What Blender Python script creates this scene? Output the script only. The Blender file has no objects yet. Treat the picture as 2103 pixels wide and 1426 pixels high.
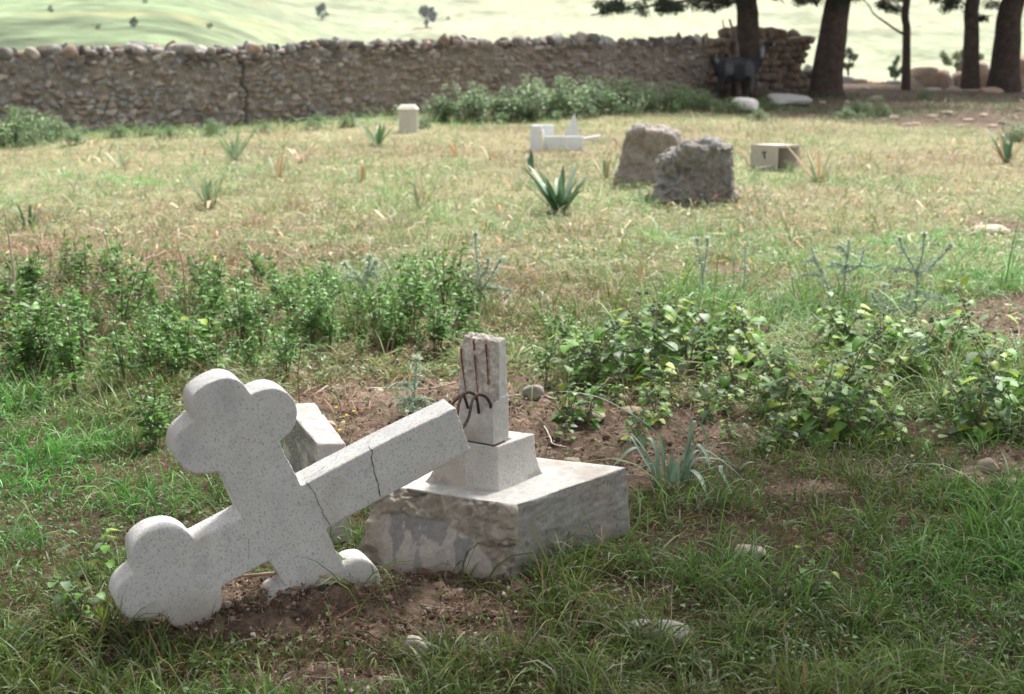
import bpy, bmesh, math, random
import numpy as np
from mathutils import Vector
random.seed(7); RNG = np.random.default_rng(7)
SC = bpy.context.scene; COL = SC.collection
# ------------------------------------------------------------------ camera, sky, sun, exposure
F_PX = 2921.0; PITCH = math.radians(13.2); CAM_H = 1.5
cam_d = bpy.data.cameras.new('camera'); cam = bpy.data.objects.new('camera', cam_d); COL.objects.link(cam)
cam.location = (0, 0, CAM_H); cam.rotation_euler = (math.radians(90) - PITCH, 0, 0)
cam_d.sensor_width = 36; cam_d.lens = 50; cam_d.clip_end = 6000; cam_d.clip_start = 0.05
cam_d.dof.use_dof = True; cam_d.dof.focus_distance = 4.0; cam_d.dof.aperture_fstop = 4.8
SC.camera = cam
SC.view_settings.view_transform = 'Standard'; SC.view_settings.look = 'None'; SC.view_settings.gamma = 1
SC.view_settings.exposure = 1.62
SUN_AZ, SUN_EL = math.radians(32), math.radians(56)
world = bpy.data.worlds.new('World'); SC.world = world; world.use_nodes = True
wn = world.node_tree.nodes; wl = world.node_tree.links
sky = wn.new('ShaderNodeTexSky'); sky.sky_type = 'NISHITA'; sky.sun_disc = False
sky.sun_elevation = SUN_EL; sky.sun_rotation = SUN_AZ; sky.dust_density = 3.0
hs = wn.new('ShaderNodeHueSaturation'); hs.inputs['Saturation'].default_value = 0.12
wl.new(sky.outputs[0], hs.inputs['Color']); wl.new(hs.outputs[0], wn['Background'].inputs['Color'])
wn['Background'].inputs['Strength'].default_value = 0.115
sun_d = bpy.data.lights.new('sun', 'SUN'); sun_d.energy = 2.7; sun_d.angle = math.radians(11); sun_d.color = (1, .965, .91)
sun = bpy.data.objects.new('sun', sun_d); COL.objects.link(sun); sun.location = (20, 20, 40)
SV = Vector((math.sin(SUN_AZ)*math.cos(SUN_EL), math.cos(SUN_AZ)*math.cos(SUN_EL), math.sin(SUN_EL)))
sun.rotation_euler = SV.to_track_quat('Z', 'Y').to_euler()

# ------------------------------------------------------------------ maths helpers
def ss(a, b, x):
    t = np.clip((np.asarray(x, float)-a)/(b-a), 0, 1); return t*t*(3-2*t)
_perm = np.random.default_rng(3).permutation(65536).astype(np.int64)
def _h(ix, iy, iz, s):
    return _perm[(_perm[(_perm[(ix+s*131) & 65535]+iy) & 65535]+iz) & 65535]/65535.0
def noise(p, s=0):
    p = np.asarray(p, float); i = np.floor(p).astype(np.int64); f = p-i; f = f*f*(3-2*f)
    r = 0
    for dx in (0, 1):
        for dy in (0, 1):
            for dz in (0, 1):
                w = (f[..., 0] if dx else 1-f[..., 0])*(f[..., 1] if dy else 1-f[..., 1])*(f[..., 2] if dz else 1-f[..., 2])
                r = r+w*_h(i[..., 0]+dx, i[..., 1]+dy, i[..., 2]+dz, s)
    return r*2-1
def fbm(p, o=4, s=0):
    p = np.asarray(p, float); r = 0; a = 1; t = 0
    for k in range(o):
        r = r+a*noise(p, s+k); t += a; a *= .5; p = p*2.03
    return r/t
def xy0(x, y, k=1.0): return np.stack([np.asarray(x)*k, np.asarray(y)*k, np.zeros(np.shape(x))], -1)
SP, CP = math.sin(PITCH), math.cos(PITCH)
def ray(px, py):
    x = (np.asarray(px, float)-1051.5)/F_PX; v = -(np.asarray(py, float)-713)/F_PX
    return np.stack([x+0*v, CP+v*SP+0*x, -SP+v*CP+0*x], -1)
def PZ(px, py, z=0.0):
    d = ray(px, py); return np.array([0, 0, CAM_H])+d*((z-CAM_H)/d[..., 2])[..., None]
def PY(px, py, Y):
    d = ray(px, py); return np.array([0, 0, CAM_H])+d*(Y/d[..., 1])[..., None]
def PP(px, py, q, n):
    d = ray(px, py); c = np.array([0, 0, CAM_H]); return c+d*((q-c)@n/(d@n))[..., None]
def proj(x, y, z=0.0):
    z = z-CAM_H; fw = y*CP-z*SP; up = y*SP+z*CP
    fw = np.where(fw < .05, .05, fw); return 1051.5+F_PX*x/fw, 713-F_PX*up/fw
MOUND = PZ(690, 1195)
def tz(x, y):
    x = np.asarray(x, float); y = np.asarray(y, float)
    z = .035*fbm(xy0(x, y, .55), 3, 11)*ss(2.0, 6.5, y) + .012*fbm(xy0(x, y, 2.2), 2, 21)
    z = z+.062*np.exp(-((x-MOUND[0]+.03)**2/.05+(y-3.42)**2/.02))
    z = z+.10*fbm(xy0(x, y, .2), 2, 14)*ss(14, 26, y)
    z = z-12*ss(31.5, 80, y-.12*x)
    far = ss(90, 160, y)
    base = np.where(y > 440, (np.maximum(y-440, 0))*.10, 0)+.00012*np.maximum(y-600, 0)**2
    lft = 10*ss(110, 210, y)+.05*np.maximum(y-200, 0)
    w = ss(-.06, -.26, x/np.maximum(y, 1)+.02*noise(xy0(x, y, .01), 5))
    z = z+far*(base*(1-w)+np.maximum(lft, base)*w)
    z = z+far*1.1*fbm(xy0(x, y, .011), 3, 31)
    return z
def ground(px, py):
    p = PZ(px, py)
    for _ in range(3): p = PZ(px, py, tz(p[..., 0], p[..., 1]))
    return p
# ------------------------------------------------------------------ mesh helpers
class Geo:
    def __init__(s): s.V = []; s.Q = []; s.T = []; s.C = []; s.n = 0
    def add(s, V, Q=None, T=None, c=(1, 1, 1)):
        V = np.asarray(V, float).reshape(-1, 3); c = np.asarray(c, float)
        s.C.append(np.broadcast_to(c, (len(V), 3)))
        if Q is not None and len(Q): s.Q.append(np.asarray(Q, np.int64)+s.n)
        if T is not None and len(T): s.T.append(np.asarray(T, np.int64)+s.n)
        s.V.append(V); s.n += len(V)
    def mesh(s, name, mat, smooth=True):
        V = np.concatenate(s.V); C = np.concatenate(s.C)
        Q = np.concatenate(s.Q) if s.Q else np.zeros((0, 4), int); T = np.concatenate(s.T) if s.T else np.zeros((0, 3), int)
        me = bpy.data.meshes.new(name); me.vertices.add(len(V)); me.vertices.foreach_set('co', V.ravel())
        nl = len(Q)*4+len(T)*3; me.loops.add(nl); me.polygons.add(len(Q)+len(T))
        me.loops.foreach_set('vertex_index', np.concatenate([Q.ravel(), T.ravel()]).astype(np.int32))
        st = np.concatenate([np.arange(len(Q))*4, len(Q)*4+np.arange(len(T))*3]).astype(np.int32)
        me.polygons.foreach_set('loop_start', st)
        me.polygons.foreach_set('use_smooth', np.full(len(st), smooth))
        me.update(calc_edges=True); setcol(me, C)
        me.materials.append(mat); return me
    def obj(s, name, mat, parent=None, smooth=True):
        o = bpy.data.objects.new(name, s.mesh(name, mat, smooth)); COL.objects.link(o)
        if parent: o.parent = parent
        return o
def setcol(me, C):
    a = me.color_attributes.get('Col') or me.color_attributes.new('Col', 'FLOAT_COLOR', 'POINT')
    C = np.clip(C, 0, 1); a.data.foreach_set('color', np.concatenate([C, np.ones((len(C), 1))], 1).ravel().astype(np.float32))
def tag(o, label=None, cat=None, group=None, kind=None):
    for k, v in (('label', label), ('category', cat), ('group', group), ('kind', kind)):
        if v: o[k] = v
    return o
def empty(name, loc=(0, 0, 0), rz=0, **k):
    o = bpy.data.objects.new(name, None); COL.objects.link(o); o.location = loc; o.rotation_euler = (0, 0, rz); o.empty_display_size = .1
    return tag(o, **k)
def dup(root, loc, rz, s=1.0, label=None, group=None, tilt=0):
    r = root.copy(); COL.objects.link(r); r.location = loc; r.rotation_euler = (tilt, 0, rz); r.scale = (s, s, s)
    if label: r['label'] = label
    if group: r['group'] = group
    for ch in root.children:
        c = ch.copy(); COL.objects.link(c); c.parent = r
        for g in ch.children:
            d = g.copy(); COL.objects.link(d); d.parent = c
    return r
def getV(me):
    a = np.empty(len(me.vertices)*3); me.vertices.foreach_get('co', a); return a.reshape(-1, 3)
def getN(me):
    a = np.empty(len(me.vertices)*3); me.vertex_normals.foreach_get('vector', a); return a.reshape(-1, 3)
def setV(me, V): me.vertices.foreach_set('co', V.ravel()); me.update()
def baked(me, mods):
    o = bpy.data.objects.new('tmp', me); COL.objects.link(o)
    for t, kw in mods:
        m = o.modifiers.new(t, t)
        for k, v in kw.items(): setattr(m, k, v)
    dg = bpy.context.evaluated_depsgraph_get(); dg.update()
    r = bpy.data.meshes.new_from_object(o.evaluated_get(dg)); bpy.data.objects.remove(o); return r
def remesh(bm, vox, smooth=2):
    me = bpy.data.meshes.new('t'); bmesh.ops.recalc_face_normals(bm, faces=bm.faces); bm.to_mesh(me); bm.free()
    mods = [('REMESH', dict(mode='VOXEL', voxel_size=vox))]
    if smooth: mods.append(('SMOOTH', dict(factor=.5, iterations=smooth)))
    return baked(me, mods)
def finish(me, name, mat, parent=None, smooth=True):
    me.materials.clear(); me.materials.append(mat); me.name = name
    me.polygons.foreach_set('use_smooth', np.full(len(me.polygons), smooth)); me.update()
    o = bpy.data.objects.new(name, me); COL.objects.link(o)
    if parent: o.parent = parent
    return o
def hexa(bm, c8):
    """c8: bottom 4 (ccw) then top 4"""
    v = [bm.verts.new(tuple(map(float, c))) for c in c8]
    for f in ((3, 2, 1, 0), (4, 5, 6, 7), (0, 1, 5, 4), (1, 2, 6, 5), (2, 3, 7, 6), (3, 0, 4, 7)): bm.faces.new([v[i] for i in f])
def prism(bm, pts, off):
    a = [bm.verts.new(tuple(map(float, p))) for p in pts]; b = [bm.verts.new(tuple(map(float, np.asarray(p)+off))) for p in pts]
    bm.faces.new(a); bm.faces.new(b[::-1]); n = len(a)
    for i in range(n): bm.faces.new([a[i], b[i], b[(i+1) % n], a[(i+1) % n]])
def tube(g, P, R, c=(1, 1, 1), sides=6):
    P = np.asarray(P, float); n = len(P); R = np.broadcast_to(np.asarray(R, float), (n,))
    T = np.gradient(P, axis=0); T /= np.linalg.norm(T, axis=1)[:, None]+1e-9
    ref = np.array([0, 0, 1.]) if abs(T[:, 2]).mean() < .8 else np.array([1., 0, 0])
    A = np.cross(T, ref); A /= np.linalg.norm(A, axis=1)[:, None]+1e-9; B = np.cross(T, A)
    a = np.linspace(0, 2*np.pi, sides, endpoint=False)
    V = P[:, None]+R[:, None, None]*(np.cos(a)[None, :, None]*A[:, None]+np.sin(a)[None, :, None]*B[:, None])
    i = np.arange(n-1)[:, None]*sides; j = np.arange(sides)[None]; j2 = (j+1) % sides
    Q = np.stack([i+j, i+j2, i+sides+j2, i+sides+j], -1).reshape(-1, 4)
    V = V.reshape(-1, 3); m = len(V); T3 = [(m+1, m-sides+k, m-sides+(k+1) % sides) for k in range(sides)]+[(m, (k+1) % sides, k) for k in range(sides)]
    V = np.concatenate([V, P[:1], P[-1:]])
    if np.ndim(c) > 1:
        c = np.concatenate([np.repeat(c, sides, 0), c[:1], c[-1:]])
    g.add(V, Q, T3, c)
def spline(P, k=6):
    P = np.asarray(P, float)
    if len(P) < 3: return P
    Q = np.concatenate([[2*P[0]-P[1]], P, [2*P[-1]-P[-2]]]); out = []
    for i in range(1, len(Q)-2):
        for t in np.linspace(0, 1, k, endpoint=False):
            a, b, c, d = Q[i-1:i+3]
            out.append(.5*((2*b)+(-a+c)*t+(2*a-5*b+4*c-d)*t*t+(-a+3*b-3*c+d)*t**3))
    out.append(P[-1]); return np.array(out)
_t = bmesh.new(); bmesh.ops.create_icosphere(_t, subdivisions=1, radius=1); _t.verts.ensure_lookup_table()
ICO_V = np.array([v.co[:] for v in _t.verts]); ICO_F = np.array([[v.index for v in f.verts] for f in _t.faces]); _t.free()
_t = bmesh.new(); bmesh.ops.create_icosphere(_t, subdivisions=3, radius=1)
ICO3_V = np.array([v.co[:] for v in _t.verts]); ICO3_F = np.array([[v.index for v in f.verts] for f in _t.faces]); _t.free()
_t = bmesh.new(); bmesh.ops.create_icosphere(_t, subdivisions=2, radius=1)
ICO2_V = np.array([v.co[:] for v in _t.verts]); ICO2_F = np.array([[v.index for v in f.verts] for f in _t.faces]); _t.free()
def unit(v): return v/(np.linalg.norm(v, axis=-1, keepdims=True)+1e-9)
def rotm(r=None):
    r = r or random; q = np.random.default_rng(r.randrange(1 << 30)).normal(size=4); q /= np.linalg.norm(q); w, x, y, z = q
    return np.array([[1-2*(y*y+z*z), 2*(x*y-z*w), 2*(x*z+y*w)], [2*(x*y+z*w), 1-2*(x*x+z*z), 2*(y*z-x*w)], [2*(x*z-y*w), 2*(y*z+x*w), 1-2*(x*x+y*y)]])
def stone(g, c, r, col, s=0, boxy=.5, rough=.12, hi=False, R=None):
    """irregular stone: radii r(3), part superquadric, chipped by planes"""
    V = (ICO3_V if hi else ICO2_V).copy(); Fc = ICO3_F if hi else ICO2_F
    m = np.abs(V).max(1, keepdims=True); V = V*(1-boxy)+V/m*boxy*.8
    V = V*(1+rough*2*fbm(V*1.3+s*7.3, 2, s)[:, None]) + rough*.35*np.stack([noise(V*4+s*3.1+k*9, s) for k in range(3)], -1)
    rr = random.Random(s)
    for _ in range(5):
        n = unit(np.array([rr.gauss(0, 1) for _ in range(3)])); d = V@n-rr.uniform(.62, .85); V = V-np.where(d > 0, d, 0)[:, None]*n*.9
    V = V*np.asarray(r, float)
    if R is not None: V = V@np.asarray(R).T
    cc = np.asarray(col)*(1+.22*fbm(V*9/np.mean(r)*.15+s, 3, s)[:, None])
    g.add(V+np.asarray(c), None, Fc, cc)
def ribbons(g, P, D, L, W, bend, c0, c1, segs=3, fold=0.0):
    """N grass blades; P base, D initial dir (unit), bend = droop amount"""
    N = len(P); t = np.linspace(0, 1, segs+1); side = np.cross(D, [0, 0, 1.]); side += RNG.normal(size=side.shape)*.35; side = unit(side)
    X = P[:, None]+D[:, None]*(L[:, None]*t)[..., None]
    hd = D.copy(); hd[:, 2] = 0; hd = unit(hd)
    bt = bend[:, None]*t**2*L[:, None]
    X = X+hd[:, None]*(bt*.7)[..., None]; X[..., 2] -= bt*.75*t
    w = W[:, None]*np.array([.75]+[1-.9*(k/segs)**2.2 for k in range(1, segs+1)])[None]*.5
    V = np.stack([X-side[:, None]*w[..., None], X+side[:, None]*w[..., None]], 2)
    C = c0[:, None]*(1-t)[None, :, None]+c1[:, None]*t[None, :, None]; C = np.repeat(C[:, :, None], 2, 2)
    b = (np.arange(N)*(segs+1)*2)[:, None]+np.arange(segs)[None]*2
    Q = np.stack([b, b+1, b+3, b+2], -1).reshape(-1, 4)
    g.add(V.reshape(-1, 3), Q, None, C.reshape(-1, 3))
def leaves(g, P, D, L, W, col, k=4, droop=.4, serr=0.0, shape=0, fold=.25):
    """N leaves: 3-column strips folded on the midrib; shape 0 ovate, 1 lanceolate, 2 cordate"""
    N = len(P); t = np.linspace(0, 1, k+1); D = unit(D); side = np.cross(D, [0, 0, 1.]); side = unit(side+RNG.normal(size=side.shape)*.25)
    up = unit(np.cross(side, D))
    if shape == 2: w = np.array([.45]+[math.sin(math.pi*(.22+.78*x)**.9)**.75 for x in t[1:]])
    elif shape == 1: w = np.sin(np.pi*(t*.93+.03))**.9
    else: w = np.sin(np.pi*(t**.75*.95+.03))
    w[-1] = .04
    if serr: w = w*(1+serr*np.where(np.arange(k+1) % 2, 1, -1)); w[-1] = .02
    X = P[:, None]+D[:, None]*(L[:, None]*t)[..., None]-np.array([0, 0, 1.])*(droop*L[:, None]*t**2)[..., None]
    hw = W[:, None]*w*.5
    A = X-side[:, None]*hw[..., None]+up[:, None]*(hw*fold)[..., None]; B = X+side[:, None]*hw[..., None]+up[:, None]*(hw*fold)[..., None]
    V = np.stack([A, X, B], 2)
    b = (np.arange(N)*(k+1)*3)[:, None]+np.arange(k)[None]*3
    Q = np.concatenate([np.stack([b, b+1, b+4, b+3], -1).reshape(-1, 4), np.stack([b+1, b+2, b+5, b+4], -1).reshape(-1, 4)])
    C = np.repeat(col[:, None], (k+1)*3, 1).reshape(N, k+1, 3, 3).copy(); C[:, :, 1] = C[:, :, 1]*1.25
    g.add(V.reshape(-1, 3), Q, None, C.reshape(-1, 3))
# ------------------------------------------------------------------ materials
def mat(name, rough=.8, col=None, trans=0, bump=0, bscale=40, var=.0, vscale=8, spec=.3, extra=None):
    m = bpy.data.materials.new(name); m.use_nodes = True; nt = m.node_tree; N = nt.nodes; Lk = nt.links
    b = N['Principled BSDF']; b.inputs['Roughness'].default_value = rough; b.inputs['Specular IOR Level'].default_value = spec
    tc = N.new('ShaderNodeTexCoord')
    if col is None: a = N.new('ShaderNodeVertexColor'); a.layer_name = 'Col'; out = a.outputs['Color']
    else: a = N.new('ShaderNodeRGB'); a.outputs[0].default_value = (*col, 1); out = a.outputs[0]
    if var:
        nz = N.new('ShaderNodeTexNoise'); nz.inputs['Scale'].default_value = vscale; nz.inputs['Detail'].default_value = 5; nz.inputs['Roughness'].default_value = .65
        Lk.new(tc.outputs['Object'], nz.inputs['Vector'])
        mr = N.new('ShaderNodeMapRange'); mr.inputs['From Min'].default_value = .3; mr.inputs['From Max'].default_value = .7
        mr.inputs['To Min'].default_value = 1-var; mr.inputs['To Max'].default_value = 1+var; Lk.new(nz.outputs[0], mr.inputs[0])
        mx = N.new('ShaderNodeVectorMath'); mx.operation = 'SCALE'; Lk.new(out, mx.inputs[0]); Lk.new(mr.outputs[0], mx.inputs['Scale']); out = mx.outputs[0]
    if extra: out = extra(N, Lk, tc, out, b)
    Lk.new(out, b.inputs['Base Color'])
    if bump:
        nz = N.new('ShaderNodeTexNoise'); nz.inputs['Scale'].default_value = bscale; nz.inputs['Detail'].default_value = 6; nz.inputs['Roughness'].default_value = .7
        Lk.new(tc.outputs['Object'], nz.inputs['Vector']); bp = N.new('ShaderNodeBump'); bp.inputs['Strength'].default_value = 1; bp.inputs['Distance'].default_value = bump
        Lk.new(nz.outputs[0], bp.inputs['Height']); Lk.new(bp.outputs[0], b.inputs['Normal'])
    if trans:
        tr = N.new('ShaderNodeBsdfTranslucent'); Lk.new(out, tr.inputs['Color']); mxs = N.new('ShaderNodeMixShader'); mxs.inputs[0].default_value = trans
        Lk.new(b.outputs[0], mxs.inputs[1]); Lk.new(tr.outputs[0], mxs.inputs[2]); Lk.new(mxs.outputs[0], N['Material Output'].inputs[0])
    return m
def terrazzo(N, L, tc, out, b):
    """grey marble chips in a pale cement"""
    mp = N.new('ShaderNodeMapping'); mp.inputs['Rotation'].default_value = (.4, .3, .6); mp.inputs['Scale'].default_value = (1, .55, .75); L.new(tc.outputs['Object'], mp.inputs[0])
    nz = N.new('ShaderNodeTexNoise'); nz.inputs['Scale'].default_value = 90; L.new(mp.outputs[0], nz.inputs['Vector'])
    ad = N.new('ShaderNodeMixRGB'); ad.blend_type = 'ADD'; ad.inputs[0].default_value = .012; L.new(mp.outputs[0], ad.inputs[1]); L.new(nz.outputs['Color'], ad.inputs[2])
    def chips(scale, lo, hi, thr, colr, cur):
        v = N.new('ShaderNodeTexVoronoi'); v.inputs['Scale'].default_value = scale; L.new(ad.outputs[0], v.inputs['Vector'])
        a = N.new('ShaderNodeMapRange'); a.inputs['From Min'].default_value = hi; a.inputs['From Max'].default_value = lo; L.new(v.outputs['Distance'], a.inputs[0])
        sp = N.new('ShaderNodeSeparateColor'); L.new(v.outputs['Color'], sp.inputs[0])
        c = N.new('ShaderNodeMath'); c.operation = 'GREATER_THAN'; c.inputs[1].default_value = thr; L.new(sp.outputs[0], c.inputs[0])
        d = N.new('ShaderNodeMath'); d.operation = 'MULTIPLY'; L.new(a.outputs[0], d.inputs[0]); L.new(c.outputs[0], d.inputs[1])
        mx = N.new('ShaderNodeMixRGB'); mx.inputs[2].default_value = (*colr, 1); L.new(d.outputs[0], mx.inputs[0]); L.new(cur, mx.inputs[1]); return mx.outputs[0]
    out = chips(190, .26, .42, .25, (.40, .40, .40), out)
    out = chips(140, .24, .38, .50, (.35, .35, .355), out)
    out = chips(165, .20, .32, .80, (.33, .33, .34), out)
    out = chips(240, .15, .3, .8, (.55, .52, .47), out)
    return out
M_TERR = mat('terrazzo', .75, None, 0, .0007, 260, .07, 14, extra=terrazzo)
M_CONC = mat('rough_concrete', .9, None, 0, .0025, 170, .16, 60)
M_CRACK = mat('crack_shade', .95, (.05, .035, .025))  # dark for the raised crack strips, shaded depth put into the colour
M_RUST = mat('rusted_iron', .85, None, 0, .0015, 300, .35, 120)
M_STONE = mat('field_stone', .9, None, 0, .006, 60, .25, 25)
M_WALL = mat('wall_stone', .92, None, 0, .012, 26, .28, 14)
M_MARB = mat('white_marble', .5, None, 0, .0005, 200, .06, 6)
def soilx(N, L, tc, out, b):
    v = N.new('ShaderNodeTexVoronoi'); v.inputs['Scale'].default_value = 70; L.new(tc.outputs['Object'], v.inputs['Vector'])
    mr = N.new('ShaderNodeMapRange'); mr.inputs['To Min'].default_value = .72; mr.inputs['To Max'].default_value = 1.3; 
    sp = N.new('ShaderNodeSeparateColor'); L.new(v.outputs['Color'], sp.inputs[0]); L.new(sp.outputs[0], mr.inputs[0])
    mx = N.new('ShaderNodeVectorMath'); mx.operation = 'SCALE'; L.new(out, mx.inputs[0]); L.new(mr.outputs[0], mx.inputs['Scale']); return mx.outputs[0]
M_GROUND = mat('soil', .97, None, 0, .02, 45, .4, 9, spec=.1, extra=soilx)
M_HILL = mat('hill_grass', .97, None, 0, 0, 1, .45, .22, spec=.05)
M_GRASS = mat('grass_blades', .5, None, .35, spec=.4)
M_LEAF = mat('leaf', .48, None, .38, 0, 1, .18, 60, spec=.45)
M_GLAUC = mat('glaucous_leaf', .45, None, .2, 0, 1, .15, 30, spec=.45)
M_NEEDLE = mat('conifer_foliage', .7, None, .15)
M_STEM = mat('stem', .8, None)
M_BARK = mat('bark', .95, None, 0, .03, 22, .35, 10, spec=.1)
M_HAIR = mat('goat_hair', .75, None, 0, .01, 90, .3, 30)
M_LIT = mat('litter', .9, None, .1)
M_FLOWER = mat('petals', .6, None, .3)
def V3(*a): return np.array(a, float)
def jit(c, n, a=.2, g=None):
    c = np.asarray(c, float); b = 1+a*RNG.normal(size=(n, 1)); return np.clip(c*b*(1+.08*RNG.normal(size=(n, 3))), .004, .95)
# ------------------------------------------------------------------ masks described over the site
def ell(px, py, cx, cy, rx, ry, soft=.35):
    d = ((px-cx)/rx)**2+((py-cy)/ry)**2; return 1-ss(1-soft, 1+soft, d)
def dirt_mask(x, y):
    px, py = proj(x, y); wob = 38*fbm(xy0(x, y, 2.3), 3, 41); px = px+wob*2; py = py+wob*.6
    m = np.zeros(np.shape(px))
    for e in ((1010, 850, 400, 62), (1330, 900, 260, 80), (760, 860, 190, 70), (1090, 960, 420, 60), (660, 1265, 370, 66), (880, 1200, 200, 36),
              (2090, 645, 110, 50), (2080, 965, 110, 50), (620, 1400, 200, 30), (400, 1290, 140, 34), (1690, 1020, 80, 26), (2000, 250, 200, 20), (2060, 470, 70, 14), (1490, 560, 60, 12)):
        m = np.maximum(m, ell(px, py, *e))
    return m*(y < 31)
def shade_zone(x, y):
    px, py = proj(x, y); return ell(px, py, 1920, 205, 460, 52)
# ------------------------------------------------------------------ ground and hills
def build_ground():
    r = [0.25]
    while r[-1] < 1900:
        q = r[-1]; r.append(q*(1.12 if q < 2 else 1.0042 if q < 12 else 1.008 if q < 40 else 1.025))
    r = np.array(r); a1 = np.arange(-34, 34.01, .2); a2 = np.concatenate([np.arange(40, 321, 8.)])
    a = np.radians(np.concatenate([a1, a2])); Rr, A = np.meshgrid(r, a, indexing='ij')
    x = Rr*np.sin(A); y = Rr*np.cos(A); z = tz(x, y)
    dm = dirt_mask(x, y); near = (Rr < 14)*(Rr > 1.5)
    cl = fbm(xy0(x, y, 14), 4, 51); cl2 = np.maximum(0, fbm(xy0(x, y, 38), 3, 61))
    cl3 = fbm(xy0(x, y, 75), 3, 66); z = z+near*((.005+.022*dm)*cl+.026*dm*cl2+.008*dm*cl3)+(1-near)*(Rr < 40)*.02*fbm(xy0(x, y, 3), 3, 52)
    n2 = fbm(xy0(x, y, 6), 4, 71)[..., None]; n3 = fbm(xy0(x, y, .8), 3, 81)[..., None]
    n5 = fbm(xy0(x, y, 40), 3, 72)[..., None]; soil = V3(.165, .118, .088)*(1+.5*n2+.6*n5); thatch = V3(.085, .058, .038)*(1+.35*n2); mid = V3(.22, .20, .115)*(1+.3*n2+.25*n3)
    px, py = proj(x, y); f = ss(5.5, 9.5, y)[..., None]; C = thatch*(1-f)+mid*f
    C = C*(1-dm[..., None])+soil*dm[..., None]
    sh = (shade_zone(x, y)*(y > 15))[..., None]; C = C*(1-sh)+V3(.11, .078, .058)*(1+.4*n2)*sh  # soil darkened below the far trees, their shade put into the colour
    far = ss(33, 60, Rr)[..., None]
    nn = fbm(xy0(x, y, .03), 4, 91)[..., None]; n4 = fbm(xy0(x, y, .12), 3, 93)[..., None]
    pale = V3(.25, .275, .175)*(1+.22*nn+.2*n4)
    ter = np.sin(y*.11+2.5*fbm(xy0(x, y, .006), 2, 95))[..., None]; pale = pale*(1+.10*ss(.3, 1, ter))*(1-.3*ss(.15, .4, fbm(xy0(x, y, .045), 3, 196))[..., None])
    straw = ss(.15, .5, fbm(xy0(x*.5, y, .014), 3, 97))[..., None]; pale = pale*(1-straw*.6)+V3(.34, .31, .21)*straw*.6
    w = ss(-.06, -.26, x/np.maximum(y, 1)+.03*fbm(xy0(x, y, .02), 3, 5))[..., None]*(y > 60)[..., None]
    green = V3(.135, .175, .095)*(1+.5*nn+.7*n4); ylw = ss(.2, .45, fbm(xy0(x, y, .05), 3, 99))[..., None]; green = green*(1-ylw*.6)+V3(.27, .25, .12)*ylw*.6
    C = C*(1-far)+(pale*(1-w)+green*w)*far
    # field track crossing the slope
    tr = np.exp(-(((px-(560+.9*(py)))/9)**2))[..., None]*(w < .6)*(y > 150)[..., None]; C = C*(1-tr*.1)+V3(.5, .46, .36)*tr*.1
    m = len(a); V = np.stack([x, y, z], -1).reshape(-1, 3)
    i = np.arange(len(r)-1)[:, None]*m; j = np.arange(m)[None]; j2 = (j+1) % m
    Q = np.stack([i+j, i+m+j, i+m+j2, i+j2], -1)
    Q = Q[..., ::-1]
    k = int(np.searchsorted(r, 95))
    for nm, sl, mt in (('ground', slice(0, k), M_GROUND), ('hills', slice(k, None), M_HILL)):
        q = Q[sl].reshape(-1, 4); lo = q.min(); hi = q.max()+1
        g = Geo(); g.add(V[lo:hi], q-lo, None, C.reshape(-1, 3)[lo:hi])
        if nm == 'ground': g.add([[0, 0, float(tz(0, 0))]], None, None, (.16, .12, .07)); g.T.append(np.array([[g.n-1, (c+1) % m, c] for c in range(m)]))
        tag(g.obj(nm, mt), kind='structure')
build_ground()
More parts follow.
